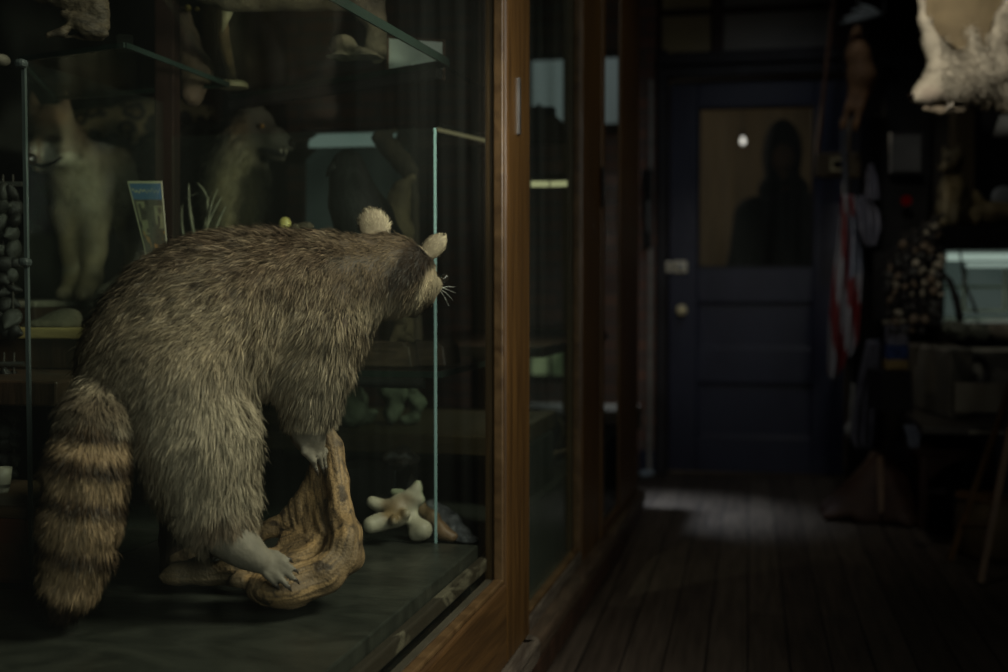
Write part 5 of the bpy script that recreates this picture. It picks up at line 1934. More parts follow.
# bulb, socket and cord added for a reflection seen in the door glass
lp = onY(743, 142, 8.2)
hl = empty('reflection_glint', lp, 'small bright bulb set beyond the door glass for a light reflection', 'lamp')
MB().lathe(lp - np.array([0, 0, .016]), [(.002, 0), (.013, .005), (.018, .016), (.014, .027), (.010, .048)], 16).build('glint', emit_mat('glint_glow', (.90, .95, 1.0), 2.2), hl, smooth=True)
MB().lathe(lp + np.array([0, 0, .032]), [(.013, 0), (.013, .04), (.006, .05)], 12).build('socket', M['black'], hl)
MB().tube([lp + np.array([0, 0, .08]), (lp[0], lp[1], 3.0)], .004, 6).build('cord', M['black'], hl)

# ------------------------------------------------------------------ the crowded right side
def pbox(px0, px1, py0, py1, z, depth, rz=0.0, mb=None):
    """upright box whose front face covers that part of the view at z"""
    a, b = P(px0, py1, z), P(px1, py0, z)
    c = (a + b) / 2
    w_ = math.hypot(b[0] - a[0], b[1] - a[1])
    rzz = math.atan2(b[1] - a[1], b[0] - a[0]) + rz
    fw = np.array([-math.sin(rzz), math.cos(rzz), 0])
    m_ = Matrix.Translation(Vector(c + fw * depth / 2)) @ Matrix.Rotation(rzz, 4, 'Z')
    return (mb or MB()).box((-w_ / 2, -depth / 2, -(b[2] - a[2]) / 2), (w_ / 2, depth / 2, (b[2] - a[2]) / 2), m_)


# white pelt hanging head down
pf = Blob()
zp = 3.6
chainp = lambda b, pts, k=.02: b.chain([(P(x, y, z), r * z / F) for x, y, z, r in pts], k)
chainp(pf, [(916, 97, zp - .05, 6.5), (926, 93, zp - .03, 11), (942, 84, zp, 19), (962, 78, zp + .03, 25), (990, 76, zp + .06, 27), (1020, 74, zp + .08, 28)], .03)
chainp(pf, [(944, 66, zp, 16), (932, 44, zp, 8), (925, 20, zp + .01, 5.5), (922, -8, zp + .02, 5), (920, -40, zp + .02, 7)], .025)
chainp(pf, [(985, 70, zp - .02, 12), (976, 50, zp - .015, 7), (968, 30, zp - .01, 4.5), (963, 18, zp, 2.5)], .012)
chainp(pf, [(1000, 66, zp - .02, 12), (997, 40, zp - .03, 8), (1001, 18, zp - .02, 6), (1012, -4, zp, 6), (1030, -30, zp, 9)], .015)
for x_, y_ in ((1030, 95), (1000, 98), (980, 98)):
    chainp(pf, [(x_, y_ - 14, zp + .03, 13), (x_ + 2, y_ + 4, zp + .03, 6)], .02)
pcol = regions((.47, .42, .32), [(975, 104, 40, 12, (.22, .18, .12), .8), (930, 94, 12, 8, (.50, .41, .32), .7), (965, 60, 10, 30, (.40, .35, .26), .4)], 4, .3, 30)
pv, pq = pf.mesh(.0085)
pv = smooth_verts(pv, pq, 2)
pelt = np_mesh('hanging_pelt', pv, pq, M['skin'], None, {'fcol': ('FLOAT_COLOR', rgba(pcol(pv) * .8))})
tag(pelt, 'white furry animal pelt with head hanging over the right of the aisle', 'pelt')
fur(pelt, pv, pq, 26000, lambda p: np.where(pix(p)[0] < 938, .012, .032) * 1.0, flow(.45, .9, (925, 92, 20, .7, -.3)), lambda p: (pcol(p) * .6, pcol(p) * (.8 + .5 * RNG.random(len(p)))[:, None]), M['fur'], width=.0015, lift=.3, jitter=.25, clump=1.2)
hb_ = MB()


def hidef(u, v):
    yb_ = float(np.interp(u, [0, .15, .35, .55, 1], [14, 46, 66, 64, 56]))
    return P(lerp(926, 1045, u), lerp(yb_, -60, v), zp - .012 + .012 * math.sin(u * 9 + v * 3))


hb_.grid(hidef, 16, 14)
hb_.build('hide_back', mat('tan_hide', (.20, .155, .085), (.14, .108, .06), .85, 8, bump=.3), pelt, smooth=True, solid=.004, label='bare tan inner side of the hide')
gloss_ball('nose', pelt, 910.5, 96, zp - .075, 3.6, eyem)
jw = Blob()
chainp(jw, [(925, 108, zp - .03, 3.2), (940, 110.5, zp - .01, 4.2), (960, 108, zp + .02, 6)], .01)
blob_obj('jaw', jw, .004, mat('pale_jaw', (.28, .23, .16), None, .7, 20), pelt)
for tx, l_ in ((946, 8), (950, 6)):
    MB().tube([P(tx + 3, 103, zp - .035), P(tx, 103 + l_, zp - .035)], [.006, .001], 8).build('tooth', mat('pelt_tooth', (.55, .5, .4), None, .4, 9, bump=0), pelt)
t_ = P(960, -60, zp + .03)
MB().tube([t_, (t_[0], t_[1], 3.0)], .004, 6).build('cord', cordm, pelt)

# tan hide with two thin legs
lg = sblob([[(857, 30, 5.2, 5), (858, 55, 5.2, 12), (862, 78, 5.2, 14), (860, 92, 5.2, 10)], [(856, 90, 5.2, 7), (849, 108, 5.18, 4), (844, 122, 5.18, 3), (842, 128, 5.17, 3)], [(864, 90, 5.2, 7), (860, 108, 5.16, 4), (856, 124, 5.15, 3), (855, 130, 5.15, 3)]], .02)
o = blob_obj('hanging_legs_hide', lg, .009, mat('orange_hide', (.13, .065, .025), (.085, .042, .016), .8, 14, bump=.3))[0]
tag(o, 'orange-brown hide with two thin legs hanging right of the door', 'hide')
t_ = P(857, 28, 5.2)
MB().tube([t_, (t_[0], t_[1], 3.0)], .004, 6).build('cord', cordm, o)
ft = mat('white_feather', (.10, .105, .095), (.06, .065, .06), .8, 40)
fe = empty('hanging_feather_fan', P(878, 12, 5.1), 'fan of pale feathers pinned up above the orange-brown hide', 'feathers')
for tx, ty in ((838, 24), (842, 18), (850, 10), (858, 4)):
    b = MB()
    a_, c_ = P(882, 14, 5.1), P(tx, ty, 5.12)
    vs_l = []
    for i in range(6):
        t = i / 5
        wv_ = .014 * math.sin(PI * min(1, t * .9 + .08)) + .001
        m_ = a_ * (1 - t) + c_ * t
        vs_l.append((b.bm.verts.new(m_ + UPV * wv_), b.bm.verts.new(m_ - FWD * .004), b.bm.verts.new(m_ - UPV * wv_)))
    for p0, p1 in zip(vs_l[:-1], vs_l[1:]):
        b.bm.faces.new((p0[0], p0[1], p1[1], p1[0]))
        b.bm.faces.new((p0[1], p0[2], p1[2], p1[1]))
    b.build('feather', ft, fe, smooth=True, solid=.001)
pw = MB()
t_ = P(884, 14, 5.11)
pw.tube([t_, (t_[0], t_[1], 3.0)], .004, 6)
pw.build('cord', cordm, fe)
# dark plaque with a framed centre on a long cord
pk_ = empty('hanging_plaque', P(838, 165, 5.6), 'brown wooden plaque with a small pale framed square hanging beside the door', 'plaque')
pbox(816, 862, 152, 178, 5.6, .03).build('board', mat('plaque_brown', (.075, .055, .030), (.045, .032, .018), .5, 10), pk_, bevel=.012)
fm_ = MB()
for a_ in ((831, 848, 158, 160.4), (831, 848, 168.6, 171), (831, 833.4, 158, 171), (845.6, 848, 158, 171)):
    pbox(*a_, 5.585, .012, mb=fm_)
fm_.build('square_frame', mat('pale_frame', (.42, .36, .20), None, .5, 9), pk_)
pbox(835, 844, 162, 166, 5.585, .012).build('inlay', M['matte_black'], pk_)
MB().tube([P(817, 153, 5.61), P(834, -4, 5.61), P(836, -60, 5.61)], .010, 8).build('pole', mat('red_brown_pole', (.13, .065, .035), None, .5, 20), pk_)

# the flag
fz = 5.55
fl_ = empty('flag_on_staff', P(846, 200, fz), 'furled red, white and blue striped flag on a staff right of the door', 'flag')
MB().tube([P(843, 118, fz), P(849, 300, fz + .02), (P(853, 470, fz + .03)[0], P(853, 470, fz + .03)[1], 0)], .014, 10).build('staff', mat('grey_staff', (.05, .053, .056), (.035, .036, .038), .4, 9), fl_, smooth=True)
NU, NV = 44, 60
U, Vv = np.meshgrid(np.linspace(0, 1, NU), np.linspace(0, 1, NV), indexing='ij')
U, Vv = U.ravel(), Vv.ravel()
lx = np.interp(Vv, [0, .25, .45, .7, 1], [842, 838, 833, 829, 828])
rx_ = np.interp(Vv, [0, .25, .45, .7, .9, 1], [854, 860, 862, 860, 858, 850])
py_f = 195 + 180 * Vv + 8 * np.sin(U * 5) * Vv - 10 * U * Vv
pxx = lx + (rx_ - lx) * U
zzv = fz - .05 + .035 * np.sin(U * 15 + Vv * 2)
fv = np.array([P(a, b, c) for a, b, c in zip(pxx, py_f, zzv)])
i_ = (np.arange(NU - 1)[:, None] * NV + np.arange(NV - 1)[None, :]).ravel()
fq = np.stack([i_, i_ + NV, i_ + NV + 1, i_ + 1], 1)
s_ = U * 3.0 - Vv * 3.6 + 8.4
fc = np.where((np.floor(s_) % 2 == 0)[:, None], np.array([[.16, .016, .018]]), np.array([[.26, .26, .28]]))
can = (U > .55) & (Vv < .48) & (Vv > .12)
fc[can] = np.array([.13, .15, .20])
st_ = can & (np.sin(U * 60) * np.sin(Vv * 90) > .55)
fc[st_] = np.array([.30, .31, .33])
fo_ = np_mesh('flag_cloth', fv, fq, card_mat(), fl_, {'fcol': ('FLOAT_COLOR', rgba(fc))})
md = fo_.modifiers.new('solid', 'SOLIDIFY')
md.thickness = .003

# pale cloths on hooks beyond the flag
cl_m = mat('lilac_grey_cloth', (.10, .10, .12), (.06, .06, .078), .9, 9, bump=.3, spec=.05)


def cloth(name, rows, z, m_, label, cat, amp=.03, fr=3.0):
    """rows: (py, left px, right px)"""
    ys_ = [r[0] for r in rows]

    def f(u, v):
        yy = lerp(ys_[0], ys_[-1], v)
        l = np.interp(yy, ys_, [r[1] for r in rows])
        r = np.interp(yy, ys_, [r[2] for r in rows])
        return P(lerp(l, r, u), yy, z + amp * math.sin(u * fr * 2 * PI + 2 * v) * min(1, v + .2))
    b = MB().grid(f, 24, 24)
    o = b.build(name, m_, smooth=True, solid=.006)
    return tag(o, label, cat)


cloth('hanging_hood', [(164, 869, 872), (178, 866, 877), (196, 865, 880), (200, 868, 879)], 5.3, cl_m, 'small pale pointed hood hanging right of the wooden plaque', 'cloth')
cloth('hanging_scarf', [(196, 858, 866), (212, 856, 880), (230, 858, 882), (246, 866, 876)], 5.32, cl_m, 'pale bunched scarf hanging below the pointed hood', 'cloth')
cloth('hanging_apron', [(340, 868, 880), (380, 858, 878), (410, 853, 876), (440, 850, 876), (450, 856, 872)], 5.2, cl_m, 'long lilac-grey apron hanging above the brown draped hide', 'cloth')
wbg = Blob()
ellp(wbg, 850, 431, 5.3, 6, 9, .03, .01)
wbg.cap(P(851, 423, 5.3), P(853, 385, 5.3), .012, .010, .01)
o = blob_obj('hanging_bag', wbg, .007, mat('white_cloth', (.25, .25, .23), None, .9, 12))[0]
tag(o, 'small white bag hanging low beside the lilac-grey apron', 'bag')
# tall dark coat rack board these hang on
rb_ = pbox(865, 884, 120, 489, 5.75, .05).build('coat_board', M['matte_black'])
tag(rb_, 'tall dark board behind the hanging cloths right of the flag', 'board')
# framed picture
fp = empty('hanging_picture', P(906, 152, 5.2), 'small grey framed picture on the dark wall left of the sitting cat', 'picture')
pbox(890, 924, 132, 174, 5.2, .02).build('frame', M['black'], fp, bevel=.004)
pbox(893, 921, 135, 171, 5.195, .008).build('print', mat('grey_print', (.030, .031, .030), (.020, .021, .021), .5, 5), fp)
rl = MB().lathe(P(905, 201, 5.2), [(.012, 0), (.022, .01), (.022, .025), (.012, .035)], 16, -FWD).build('wall_lamp', emit_mat('red_lamp', (.9, .02, .02), .016), smooth=True)
tag(rl, 'small dim red indicator lamp glowing on the dark wall', 'lamp')
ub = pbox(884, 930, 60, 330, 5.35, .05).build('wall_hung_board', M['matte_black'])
tag(ub, 'dark panel carrying the grey picture and the red lamp', 'panel')

# shell and key-ring strings
GR_ = 'shell strings in the right corner'
gl_lb = ['first shell string from the flag in the right corner', 'second shell string from the flag in the right corner', 'third shell string from the flag in the right corner', 'fourth shell string from the flag in the right corner',
         'fifth shell string from the flag in the right corner', 'sixth shell string from the flag, beside the teal lit case', 'shell string nearest the teal lit case']
gxs = (889, 897, 905, 914, 923, 932, 940)
for i, (x_, yt) in enumerate(zip(gxs, (262, 250, 240, 232, 226, 220, 232))):
    garland(x_, yt, 335 if i < 5 else 318, 4.70 - .02 * i, 9, .031, gl_lb[i], GR_, .02)
rr0, rr1 = P(884, 258, 4.715), P(944, 214, 4.56)
o = MB().tube([rr0, rr1], .008, 8).build('hanging_rail', M['black'])
tag(o, 'sloping black rail carrying the shell strings in the right corner', 'rail')

# right-hand shelf with the sitting cat, the dozing animal and the lit case
SZ = P(955, 226, 4.75)[2]
shv = pbox(936, 1045, 226, 249, 4.6, .42).build('wall_shelf', M['matte_black'], bevel=.004)
tag(shv, 'dark deep shelf above the teal lit case carrying the sitting cat', 'shelf')
SZ = max(c[2] for c in [shv.matrix_world @ Vector(b) for b in shv.bound_box])
zc_ = 4.78
cat = Blob()
chainp(cat, [(953, 160, zc_, 10), (950, 163, zc_ - .05, 8)], .012)
chainp(cat, [(945, 166, zc_ - .08, 5), (942, 167, zc_ - .09, 4)], .01)
chainp(cat, [(953, 172, zc_, 8), (953, 190, zc_, 13), (955, 208, zc_ + .03, 17), (957, 218, zc_ + .04, 16)], .02)
chainp(cat, [(947, 190, zc_ - .04, 6), (946, 210, zc_ - .06, 4.5), (944, 222, zc_ - .08, 5)], .012)
chainp(cat, [(957, 190, zc_ - .04, 6), (956, 210, zc_ - .06, 4.5), (954, 222, zc_ - .08, 5)], .012)
for ex, ey in ((943, 150), (960, 147)):
    cat.cap(P(ex + (3 if ex < 950 else -3), ey + 6, zc_), P(ex, ey - 4, zc_), .014, .004, .01)
ccol = regions((.10, .082, .042), [(952, 182, 8, 20, (.20, .155, .075), .9), (944, 166, 5, 4, (.18, .15, .09), .7), (950, 160, 5, 3, (.05, .04, .025), .7), (968, 205, 6, 20, (.05, .04, .022), .7)], 3)
cato = furred('cat_mount', cat, .006, ccol, 9000, .012, flow(.1, .9), width=.0014)
tag(cato, 'tan mounted wild cat sitting upright on the dark right-hand shelf', 'animal mount')
gloss_ball('nose', cato, 940.5, 165, zc_ - .1, 1.6, eyem)
gloss_ball('eye', cato, 947, 158, zc_ - .075, 1.5, eb)
gloss_ball('eye', cato, 955, 156, zc_ - .05, 1.5, eb)
lay = Blob()
zl_ = 4.66
chainp(lay, [(978, 215, zl_, 9), (990, 214, zl_, 11), (1012, 214, zl_, 11)], .02)
chainp(lay, [(980, 206, zl_, 7), (977, 198, zl_, 4), (975, 191, zl_, 2)], .012)
chainp(lay, [(976, 216, zl_ - .04, 5), (975, 222, zl_ - .05, 3)], .01)
lo_ = furred('dozing_mount', lay, .006, regions((.16, .125, .06), [(1000, 216, 10, 6, (.08, .06, .03), .6)], 2), 6000, .014, flow(.9, .2), width=.0014)
tag(lo_, 'small tan furry animal lying at the right end of the shelf', 'animal mount')
rdp = P(1003, 199, 4.85)
ro = empty('standing_dish', (rdp[0], rdp[1], SZ), 'round grey dish standing behind the small lying animal', 'dish')
MB().lathe(rdp, [(.05, 0), (.052, .006), (.04, .012)], 24, -FWD).build('dish', mat('grey_dish', (.14, .15, .15), (.10, .11, .11), .3, 9), ro, smooth=True)
MB().box((rdp[0] - .03, rdp[1] - .02, SZ + .001), (rdp[0] + .03, rdp[1] + .03, rdp[2] - .03)).build('stand', M['black'], ro)
brp = pbox(955, 976, 60, 224, 5.05, .05).build('board_upright', mat('olive_board', (.062, .045, .022), (.04, .03, .015), .6, 8, (3, 3, .4)))
tag(brp, 'brown upright board behind the sitting cat', 'board')
lsz = 4.2
ls_ = empty('hanging_lampshade', P(1003, 126, lsz), 'small white hanging lampshade at the right edge', 'lampshade')
c_ = P(1008, 127, lsz)
MB().lathe(c_ - np.array([0, 0, .03]), [(.050, 0), (.030, .068), (.028, .068), (.046, .002)], 24).build('shade', mat('white_shade', (.42, .44, .42), None, .6, 9, bump=0), ls_, smooth=True)
MB().tube([c_ + np.array([0, 0, .036]), (c_[0], c_[1], 3.0)], .003, 6).build('cord', cordm, ls_)
MB().lathe(c_ + np.array([0, 0, .01]), [(.012, 0), (.014, .03)], 10).build('bulb_holder', M['black'], ls_)

# the lit case
dz_ = 4.75
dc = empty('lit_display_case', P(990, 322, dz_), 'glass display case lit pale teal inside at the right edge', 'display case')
teal = mat('pale_teal_lining', (.42, .50, .48), (.34, .42, .40), .6, 4, bump=0)
pbox(945, 1045, 250, 322, dz_ + .30, .01).build('back_panel', emit_mat('tube_glow_teal', (.40, .50, .47), .105, (.30, .40, .37), 3), dc)  # glow put into the panel in place of light from the tubes
pbox(941, 944, 250, 322, dz_, .30).build('side_panel', M['matte_black'], dc)
pbox(941, 1045, 318, 323, dz_, .30).build('floor_panel', teal, dc)
pbox(941, 1045, 247, 250.3, dz_, .31).build('top_panel', M['black'], dc)
a_, b_ = P(948, 257, dz_ + .22), P(1040, 257, dz_ + .22)
MB().tube([a_, b_], .016, 12).build('fluorescent_tube', emit_mat('white_tube', (.72, .86, .78), .42), dc, smooth=True)
a_, b_ = P(967, 265, dz_ + .03), P(1040, 265, dz_ + .03)
MB().tube([a_, b_], .010, 10).build('front_tube', emit_mat('white_tube_front', (.75, .9, .82), .30), dc, smooth=True)
gb = MB()
pbox(944, 1045, 285.5, 288.5, dz_ + .05, .2, mb=gb)
gb.build('glass_shelf', mat('green_glass_shelf', (.20, .25, .21), None, .2, 5, bump=0), dc)
fb = MB()
pbox(964, 967, 268, 312, dz_ + .02, .012, mb=fb)
pbox(1005, 1008, 268, 312, dz_ + .02, .012, mb=fb)
pbox(964, 1008, 309, 312, dz_ + .02, .012, mb=fb)
fb.build('inner_frame', mat('pale_frame_teal', (.35, .40, .36), None, .4, 9), dc)
pbox(941, 1045, 250, 320, dz_ - .01, .005).build('front_pane', M['thin_glass'], dc)
pbox(941, 1045, 323, 326.5, dz_, .30).build('plinth_strip', M['black'], dc)
cab2 = Blob()
chainp(cab2, [(960, 251, dz_ - .06, 1.3), (962, 268, dz_ - .07, 1.3), (965, 285, dz_ - .09, 1.4), (972, 300, dz_ - .1, 1.5), (977, 313, dz_ - .1, 1.5)], .004)
o = blob_obj('hanging_cable', cab2, .0035, M['black'])[0]
tag(o, 'thin dark cable hanging in front of the lit teal case', 'cable')
arc = Blob()
chainp(arc, [(943, 272, 4.6, 2), (950, 282, 4.58, 3), (956, 298, 4.57, 3.6), (960, 318, 4.56, 4)], .01)
o = blob_obj('hanging_horn', arc, .006, M['matte_black'])[0]
tag(o, 'dark curved horn crossing the left end of the lit case', 'horn')
# jumble of grey finds in front of the case, on the equipment
zj = 4.42
jtop = P(980, 345, zj)[2]
for items, lb, nm in (([[(950, 328, zj, 8), (962, 332, zj, 9)]], 'dark grey lump below the left end of the lit case', 'stone_lump'),
                      ([[(972, 326, zj, 6), (984, 330, zj, 8)]], 'grey knobbly lump below the middle of the lit case', 'stone_lump'),
                      ([[(992, 326, zj, 7), (1006, 328, zj, 8)]], 'pale grey lump below the lit case at the right edge', 'stone_lump')):
    b = sblob(items, .012)
    o, v_, q_ = blob_obj(nm, b, .008, gst if 'pale' not in lb else stone, disp=lambda p: .016 * (vnoise(p, 45) - .5))
    dzz = v_[:, 2].min() - P(980, 341, zj)[2]
    v_[:, 2] -= dzz
    o.data.vertices.foreach_set('co', v_.astype(np.float32).ravel())
    tag(o, lb, 'stone')
# grey machine: tall box and lower box with an oval dial
TZ = P(940, 425, 4.3)[2]


def pzbox(px0, px1, pytop, z, depth, z0, rz=0.0, mb=None):
    a, b = P(px0, pytop, z), P(px1, pytop, z)
    zt = (a[2] + b[2]) / 2
    c = (a + b) / 2
    w_ = math.hypot(b[0] - a[0], b[1] - a[1])
    rzz = math.atan2(b[1] - a[1], b[0] - a[0]) + rz
    fw = np.array([-math.sin(rzz), math.cos(rzz), 0])
    c = c + fw * depth / 2
    m_ = Matrix.Translation(Vector((c[0], c[1], 0))) @ Matrix.Rotation(rzz, 4, 'Z')
    return (mb or MB()).box((-w_ / 2, -depth / 2, z0), (w_ / 2, depth / 2, zt), m_)


gm = mat('grey_enamel', (.17, .16, .13), (.12, .115, .09), .55, 6, bump=.08, bscale=80)
gx = [P(906, 405, 5.05), P(950, 420, 4.47), P(972, 419, 4.58), P(935, 404, 5.16)]
o = MB().prism([(g_[0], g_[1], TZ + .001) for g_ in gx], (0, 0, P(930, 347, 4.7)[2] - TZ)).build('grey_box', gm, bevel=.008)
tag(o, 'tall plain grey enamelled box standing on the dark table', 'box')
mc = empty('grey_machine', P(980, 400, 4.66), 'low grey machine with an oval dial beside the tall grey box', 'machine')
pzbox(957, 1040, 352, 4.66, .28, TZ + .001).build('body', mat('dark_grey_enamel', (.06, .06, .05), (.04, .04, .034), .5, 6), mc, bevel=.01)
pzbox(957, 1040, 348, 4.655, .05, P(980, 352, 4.655)[2] + .001).build('top_trim', mat('pale_trim', (.22, .22, .18), None, .4, 9), mc)
rgd = MB()
pts = []
for i in range(25):
    a = 2 * PI * i / 24
    pts.append(P(976 + 10 * math.cos(a), 371 + 13 * math.sin(a), 4.645))
rgd.tube(pts, .014, 8, False)
rgd.build('dial_ring', M['black'], mc, smooth=True)
dd_ = Blob()
ellp(dd_, 976, 371, 4.65, 9, 12, .012, .001)
blob_obj('dial', dd_, .006, mat('pale_dial', (.20, .20, .165), (.12, .12, .1), .4, 40), mc)
gloss_ball('dial_boss', mc, 975, 376, 4.635, 3, M['black'])
o = pbox(956, 1060, 383, 413, 4.42, .012, -.06).build('pale_board', mat('pale_board', (.19, .175, .135), (.13, .12, .09), .7, 6), bevel=.002)
tag(o, 'pale grey-brown board leaning in front of the machine', 'board')
# table
tb_ = empty('work_table', P(960, 430, 4.5), 'dark work table along the right wall under the grey machine', 'table')
tq = P(960, 412, 4.3)
xl = P(880, 400, 4.9)[0]
mt_ = MB().box((.60, 4.47, TZ - .03), (1.5, 5.66, TZ)).build('table_top', mat('table_top', (.055, .048, .038), (.03, .026, .02), .4, 6), tb_, bevel=.004)
MB().box((.86, 4.51, TZ - .11), (1.46, 5.6, TZ - .031)).build('apron', M['black'], tb_)
for lx_, ly_ in ((.86, 4.51), (.86, 5.54), (1.40, 4.51), (1.40, 5.54)):
    MB().box((lx_, ly_, 0), (lx_ + .06, ly_ + .06, TZ - .111)).build('leg', M['black'], tb_)
er = MB().tube([(.76, 4.465, TZ - .02), (1.4, 4.465, TZ - .02)], .006, 8)
er.build('edge_strip', mat('pale_edge', (.28, .27, .21), None, .35, 9), tb_)
# packet with blue band
pkz = 4.75
pk2 = empty('packet', P(897, 370, pkz), 'blue and lilac packet with a yellow base beside the tall grey box', 'packet')
pbox(889, 909, 326, 345, pkz, .05).build('label_panel', mat('lilac_label', (.20, .20, .24), (.12, .12, .16), .5, 60), pk2, bevel=.004)
pbox(887, 909, 345.2, 359.5, pkz, .05).build('blue_band', mat('blue_band', (.02, .04, .13), None, .4, 30, bump=0), pk2, bevel=.004)
pbox(886, 909, 359.8, 370, pkz, .05).build('yellow_base', mat('yellow_base', (.20, .14, .05), None, .5, 30), pk2, bevel=.006)
z0p = P(897, 370, pkz)[2]
o = pzbox(882, 912, 371, pkz, .2, TZ + .001).build('dark_crate', M['black'], bevel=.004)
tag(o, 'black crate on the table carrying the blue packet', 'crate')
bj = P(912, 437, 4.35)
o = MB().tube([P(906, 430, 4.3), P(908, 447, 4.3)], .003, 6)
o = cloth('hanging_cloth', [(425, 904, 914), (436, 906, 920), (448, 909, 919)], 4.25, mat('blue_grey_cloth', (.13, .15, .19), (.09, .10, .13), .9, 9), 'small blue-grey rag hanging from the table edge', 'cloth', .012)
# red-brown stool
sz_ = P(930, 497, 4.62)
sq0 = P(920, 441, 4.75)
zs_ = TZ - .13
stl = empty('wooden_stool', (sq0[0] + .08, sq0[1], 0), 'red-brown wooden stool with arched sides tucked below the table', 'stool')
rbw = mat('red_brown_wood', (.075, .032, .018), (.045, .019, .011), .45, 10, (3, 3, .5))
xa, xb_, ya, yb3 = sq0[0], sq0[0] + .34, sq0[1] - .0, sq0[1] + .32
zs_ = TZ - .14
MB().box((xa - .015, ya - .015, zs_ - .03), (xb_ + .015, yb3 + .015, zs_)).build('seat', rbw, stl, bevel=.006)
for lx_, ly_ in ((xa, ya), (xb_ - .035, ya), (xa, yb3 - .035), (xb_ - .035, yb3 - .035)):
    MB().box((lx_, ly_, 0), (lx_ + .035, ly_ + .035, zs_ - .031)).build('leg', rbw, stl, bevel=.004)
for y_ in (ya + .006, yb3 - .03):
    pl_ = [(xa + .036, y_, zs_ - .032)] + [(xb_ - .036, y_, zs_ - .032)] + [(xb_ - .036 - (xb_ - xa - .072) * i / 10, y_, zs_ - .13 + .085 * math.sin(PI * i / 10)) for i in range(11)]
    MB().prism(pl_, (0, .022, 0)).build('arched_rail', rbw, stl)
# easel
ea = empty('easel', P(985, 580, 4.05), 'light brown wooden easel standing at the right edge of the aisle', 'easel')
ew = mat('easel_wood', (.155, .085, .030), (.10, .053, .018), .45, 10, (3, 3, .4))
f0 = onZ(980, 586, .0)
top = P(1030, 330, 3.95)
MB().tube([f0 + np.array([0, 0, .012]), P(998, 490, 3.89), top], [.014, .015, .015], 4).build('leg', ew, ea)
f1 = onZ(950, 563, .0)
MB().tube([f1 + np.array([0, 0, .012]), P(974, 490, 4.11), P(1020, 360, 3.97)], [.013, .014, .014], 4).build('leg', ew, ea)
f2 = np.array([f0[0] + .36, f0[1] + .16, .012])
MB().tube([f2, top + np.array([.02, .05, 0])], [.014, .014], 4).build('leg', ew, ea)
MB().tube([P(963, 525, 4.14), P(990, 527, 3.87)], .008, 6).build('stretcher', ew, ea)
# tan drum
dr0 = P(994, 528, 4.28)
dr = empty('leather_drum', (dr0[0], dr0[1], 0), 'round tan hide drum standing behind the easel legs', 'drum')
zt3 = P(992, 499, 4.2)[2]
MB().lathe((dr0[0], dr0[1], 0), [(.10, 0), (.125, .03), (.135, zt3 * .5), (.125, zt3 - .01), (.115, zt3)], 28).build('shell', mat('tan_drum', (.14, .10, .045), (.085, .06, .027), .7, 9, bump=.4), dr, smooth=True)
MB().lathe((dr0[0], dr0[1], zt3 - .012), [(.131, 0), (.134, .008), (.128, .016)], 28).build('hoop', ew, dr, smooth=True)
# brown hide draped like a small tent
tz = 5.0
tcx = P(880, 500, tz)
apex = P(880, 452, tz)
tent = MB()
NN = 40
lowr, ring_n = [], 10
vsr = []
for j in range(ring_n + 1):
    t = j / ring_n
    row = []
    for i in range(NN):
        a = 2 * PI * i / NN
        rad = lerp(.035, .225, t ** 1.15) * (1 + .16 * math.sin(5 * a + 1.2) * t + .10 * math.sin(9 * a) * t)
        row.append(tent.bm.verts.new((tcx[0] + rad * math.cos(a) * 1.05, tcx[1] + rad * math.sin(a) * .8, lerp(apex[2], .008 + .03 * (math.sin(5 * a + 1.2) > .3) * abs(math.sin(2.5 * a)), t))))
    vsr.append(row)
for j in range(ring_n):
    for i in range(NN):
        tent.bm.faces.new((vsr[j][i], vsr[j][(i + 1) % NN], vsr[j + 1][(i + 1) % NN], vsr[j + 1][i]))
tent.bm.faces.new(vsr[0])
to = tent.build('draped_hide', mat('brown_leather', (.05, .024, .012), (.028, .013, .007), .65, 9, bump=.4), smooth=True, solid=.006)
tag(to, 'brown leather hide draped like a small tent on the floor by the door', 'hide')
MB().prism([P(877.5, 456, tz - .08), P(883, 456, tz - .08), P(883.5, 512, tz - .20), P(878, 513, tz - .20)], -FWD * .004).build('seam_strip', mat('pale_leather', (.14, .085, .048), None, .6, 9), to)
pc2 = Blob()
pq_ = onZ(645, 476, .012)
for dx, dy, r in ((0, 0, .022), (.025, .01, .016), (-.022, .008, .014)):
    pc2.cap(pq_ + np.array([dx, dy, .012]), pq_ + np.array([dx + .01, dy, .02]), r, r * .7, .01)
o, v_, q_ = blob_obj('crumpled_paper', pc2, .005, mat('pale_blue_paper', (.35, .42, .48), None, .7, 30), disp=lambda p: .008 * (vnoise(p, 80) - .5))
v_[:, 2] = np.maximum(v_[:, 2], .001)
o.data.vertices.foreach_set('co', v_.astype(np.float32).ravel())
tag(o, 'small crumpled pale blue paper on the floor at the cabinet end', 'paper')
# dark upright cupboard closing the corner behind it all
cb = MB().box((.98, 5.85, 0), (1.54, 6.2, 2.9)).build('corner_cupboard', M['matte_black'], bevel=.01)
tag(cb, 'tall black cupboard in the dark right corner behind the shell strings', 'cupboard')

# ------------------------------------------------------------------ light
def spot(name, loc, tgt, power, angle, color, size=.05, blend=.6):
    l = bpy.data.lights.new(name, 'SPOT')
    l.energy = power
    l.spot_size = math.radians(angle)
    l.spot_blend = blend
    l.shadow_soft_size = size
    l.color = color
    o = bpy.data.objects.new(name, l)
    COL.objects.link(o)
    o.location = loc
    o.rotation_euler = (Vector(tgt) - Vector(loc)).to_track_quat('-Z', 'Y').to_euler()
    return o


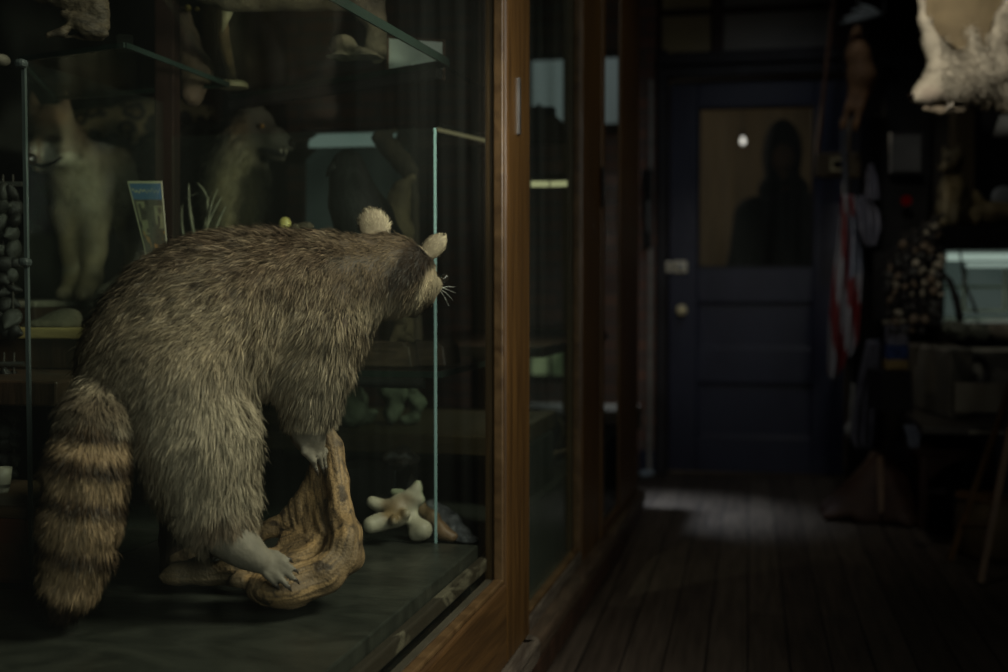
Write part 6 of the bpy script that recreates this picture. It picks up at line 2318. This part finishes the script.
def area(name, loc, tgt, power, sx, sy, color, spread=180):
    l = bpy.data.lights.new(name, 'AREA')
    l.shape = 'RECTANGLE'
    l.size, l.size_y = sx, sy
    l.energy = power
    l.color = color
    l.spread = math.radians(spread)
    o = bpy.data.objects.new(name, l)
    COL.objects.link(o)
    o.location = loc
    o.rotation_euler = (Vector(tgt) - Vector(loc)).to_track_quat('-Z', 'Y').to_euler()
    return o


w = bpy.data.worlds.new('world')
SC.world = w
w.use_nodes = True
w.node_tree.nodes['Background'].inputs['Color'].default_value = (.55, .62, .6, 1)
w.node_tree.nodes['Background'].inputs['Strength'].default_value = 0.003
area('aisle_ceiling_light', (.75, 1.55, 2.3), P(250, 400, 1.95), 11, .8, .8, (1, .93, .80), 70)
area('camera_side_fill', (1.15, -.7, 1.7), P(200, 420, 1.9), 5.5, .8, 1.0, (.95, .97, .9), 80)  # unseen soft fill added behind the camera
spot('passage_daylight', (-1.45, 5.95, 2.0), onZ(676, 510, 0), 230, 22, (.75, .85, 1.0), .22)
spot('wolf_fill', (.5, 1.25, 1.22), P(66, 165, 3.1), 150, 28, (1, .93, .78), .06, 1.0)  # unseen spot added to bring out the wolf
spot('pelt_fill', (.05, 1.7, 2.3), P(960, 50, 3.6), 135, 24, (1, .93, .80), .06, 1.0)  # extra spot added to brighten the white pelt
spot('door_fill', (.15, 4.6, 2.9), (.1, 6.1, .5), 13, 80, (.85, .92, 1.0), .1, 1.0)  # unseen fill added for the door and the panes above it
spot('corner_fill', (.2, 3.2, 2.9), (.9, 4.9, .9), 17, 60, (1, .93, .8), .1, 1.0)  # fill added to brighten the things on the right
spot('cabinet_fill', (.9, 3.0, 2.7), (-.5, 3.8, 1.2), 22, 70, (1, .9, .72), .1, 1.0)  # added light for the cabinet stiles, which the main light misses
spot('bay_tube_light', P(552, 192, 3.5), P(552, 420, 3.55), 4, 120, (1, .97, .72), .008, 1.0)
spot('knob_fill', (.25, 1.6, 2.75), (-.3, 6.25, .85), 40, 15, (1, .95, .85), .05, 1.0)  # narrow unseen spot added for highlights on knob and lock
l = bpy.data.lights.new('back_room_lamp', 'POINT')
l.energy = 17
l.color = (1, .93, .80)
l.shadow_soft_size = .05
o = bpy.data.objects.new('back_room_lamp', l)
COL.objects.link(o)
o.location = (-.9, 7.3, 2.0)

vs = SC.view_settings
SC.display_settings.display_device = 'sRGB'
vs.view_transform = 'Standard'
vs.look = 'None'
vs.exposure = 0
vs.gamma = 1
vs.use_curve_mapping = False
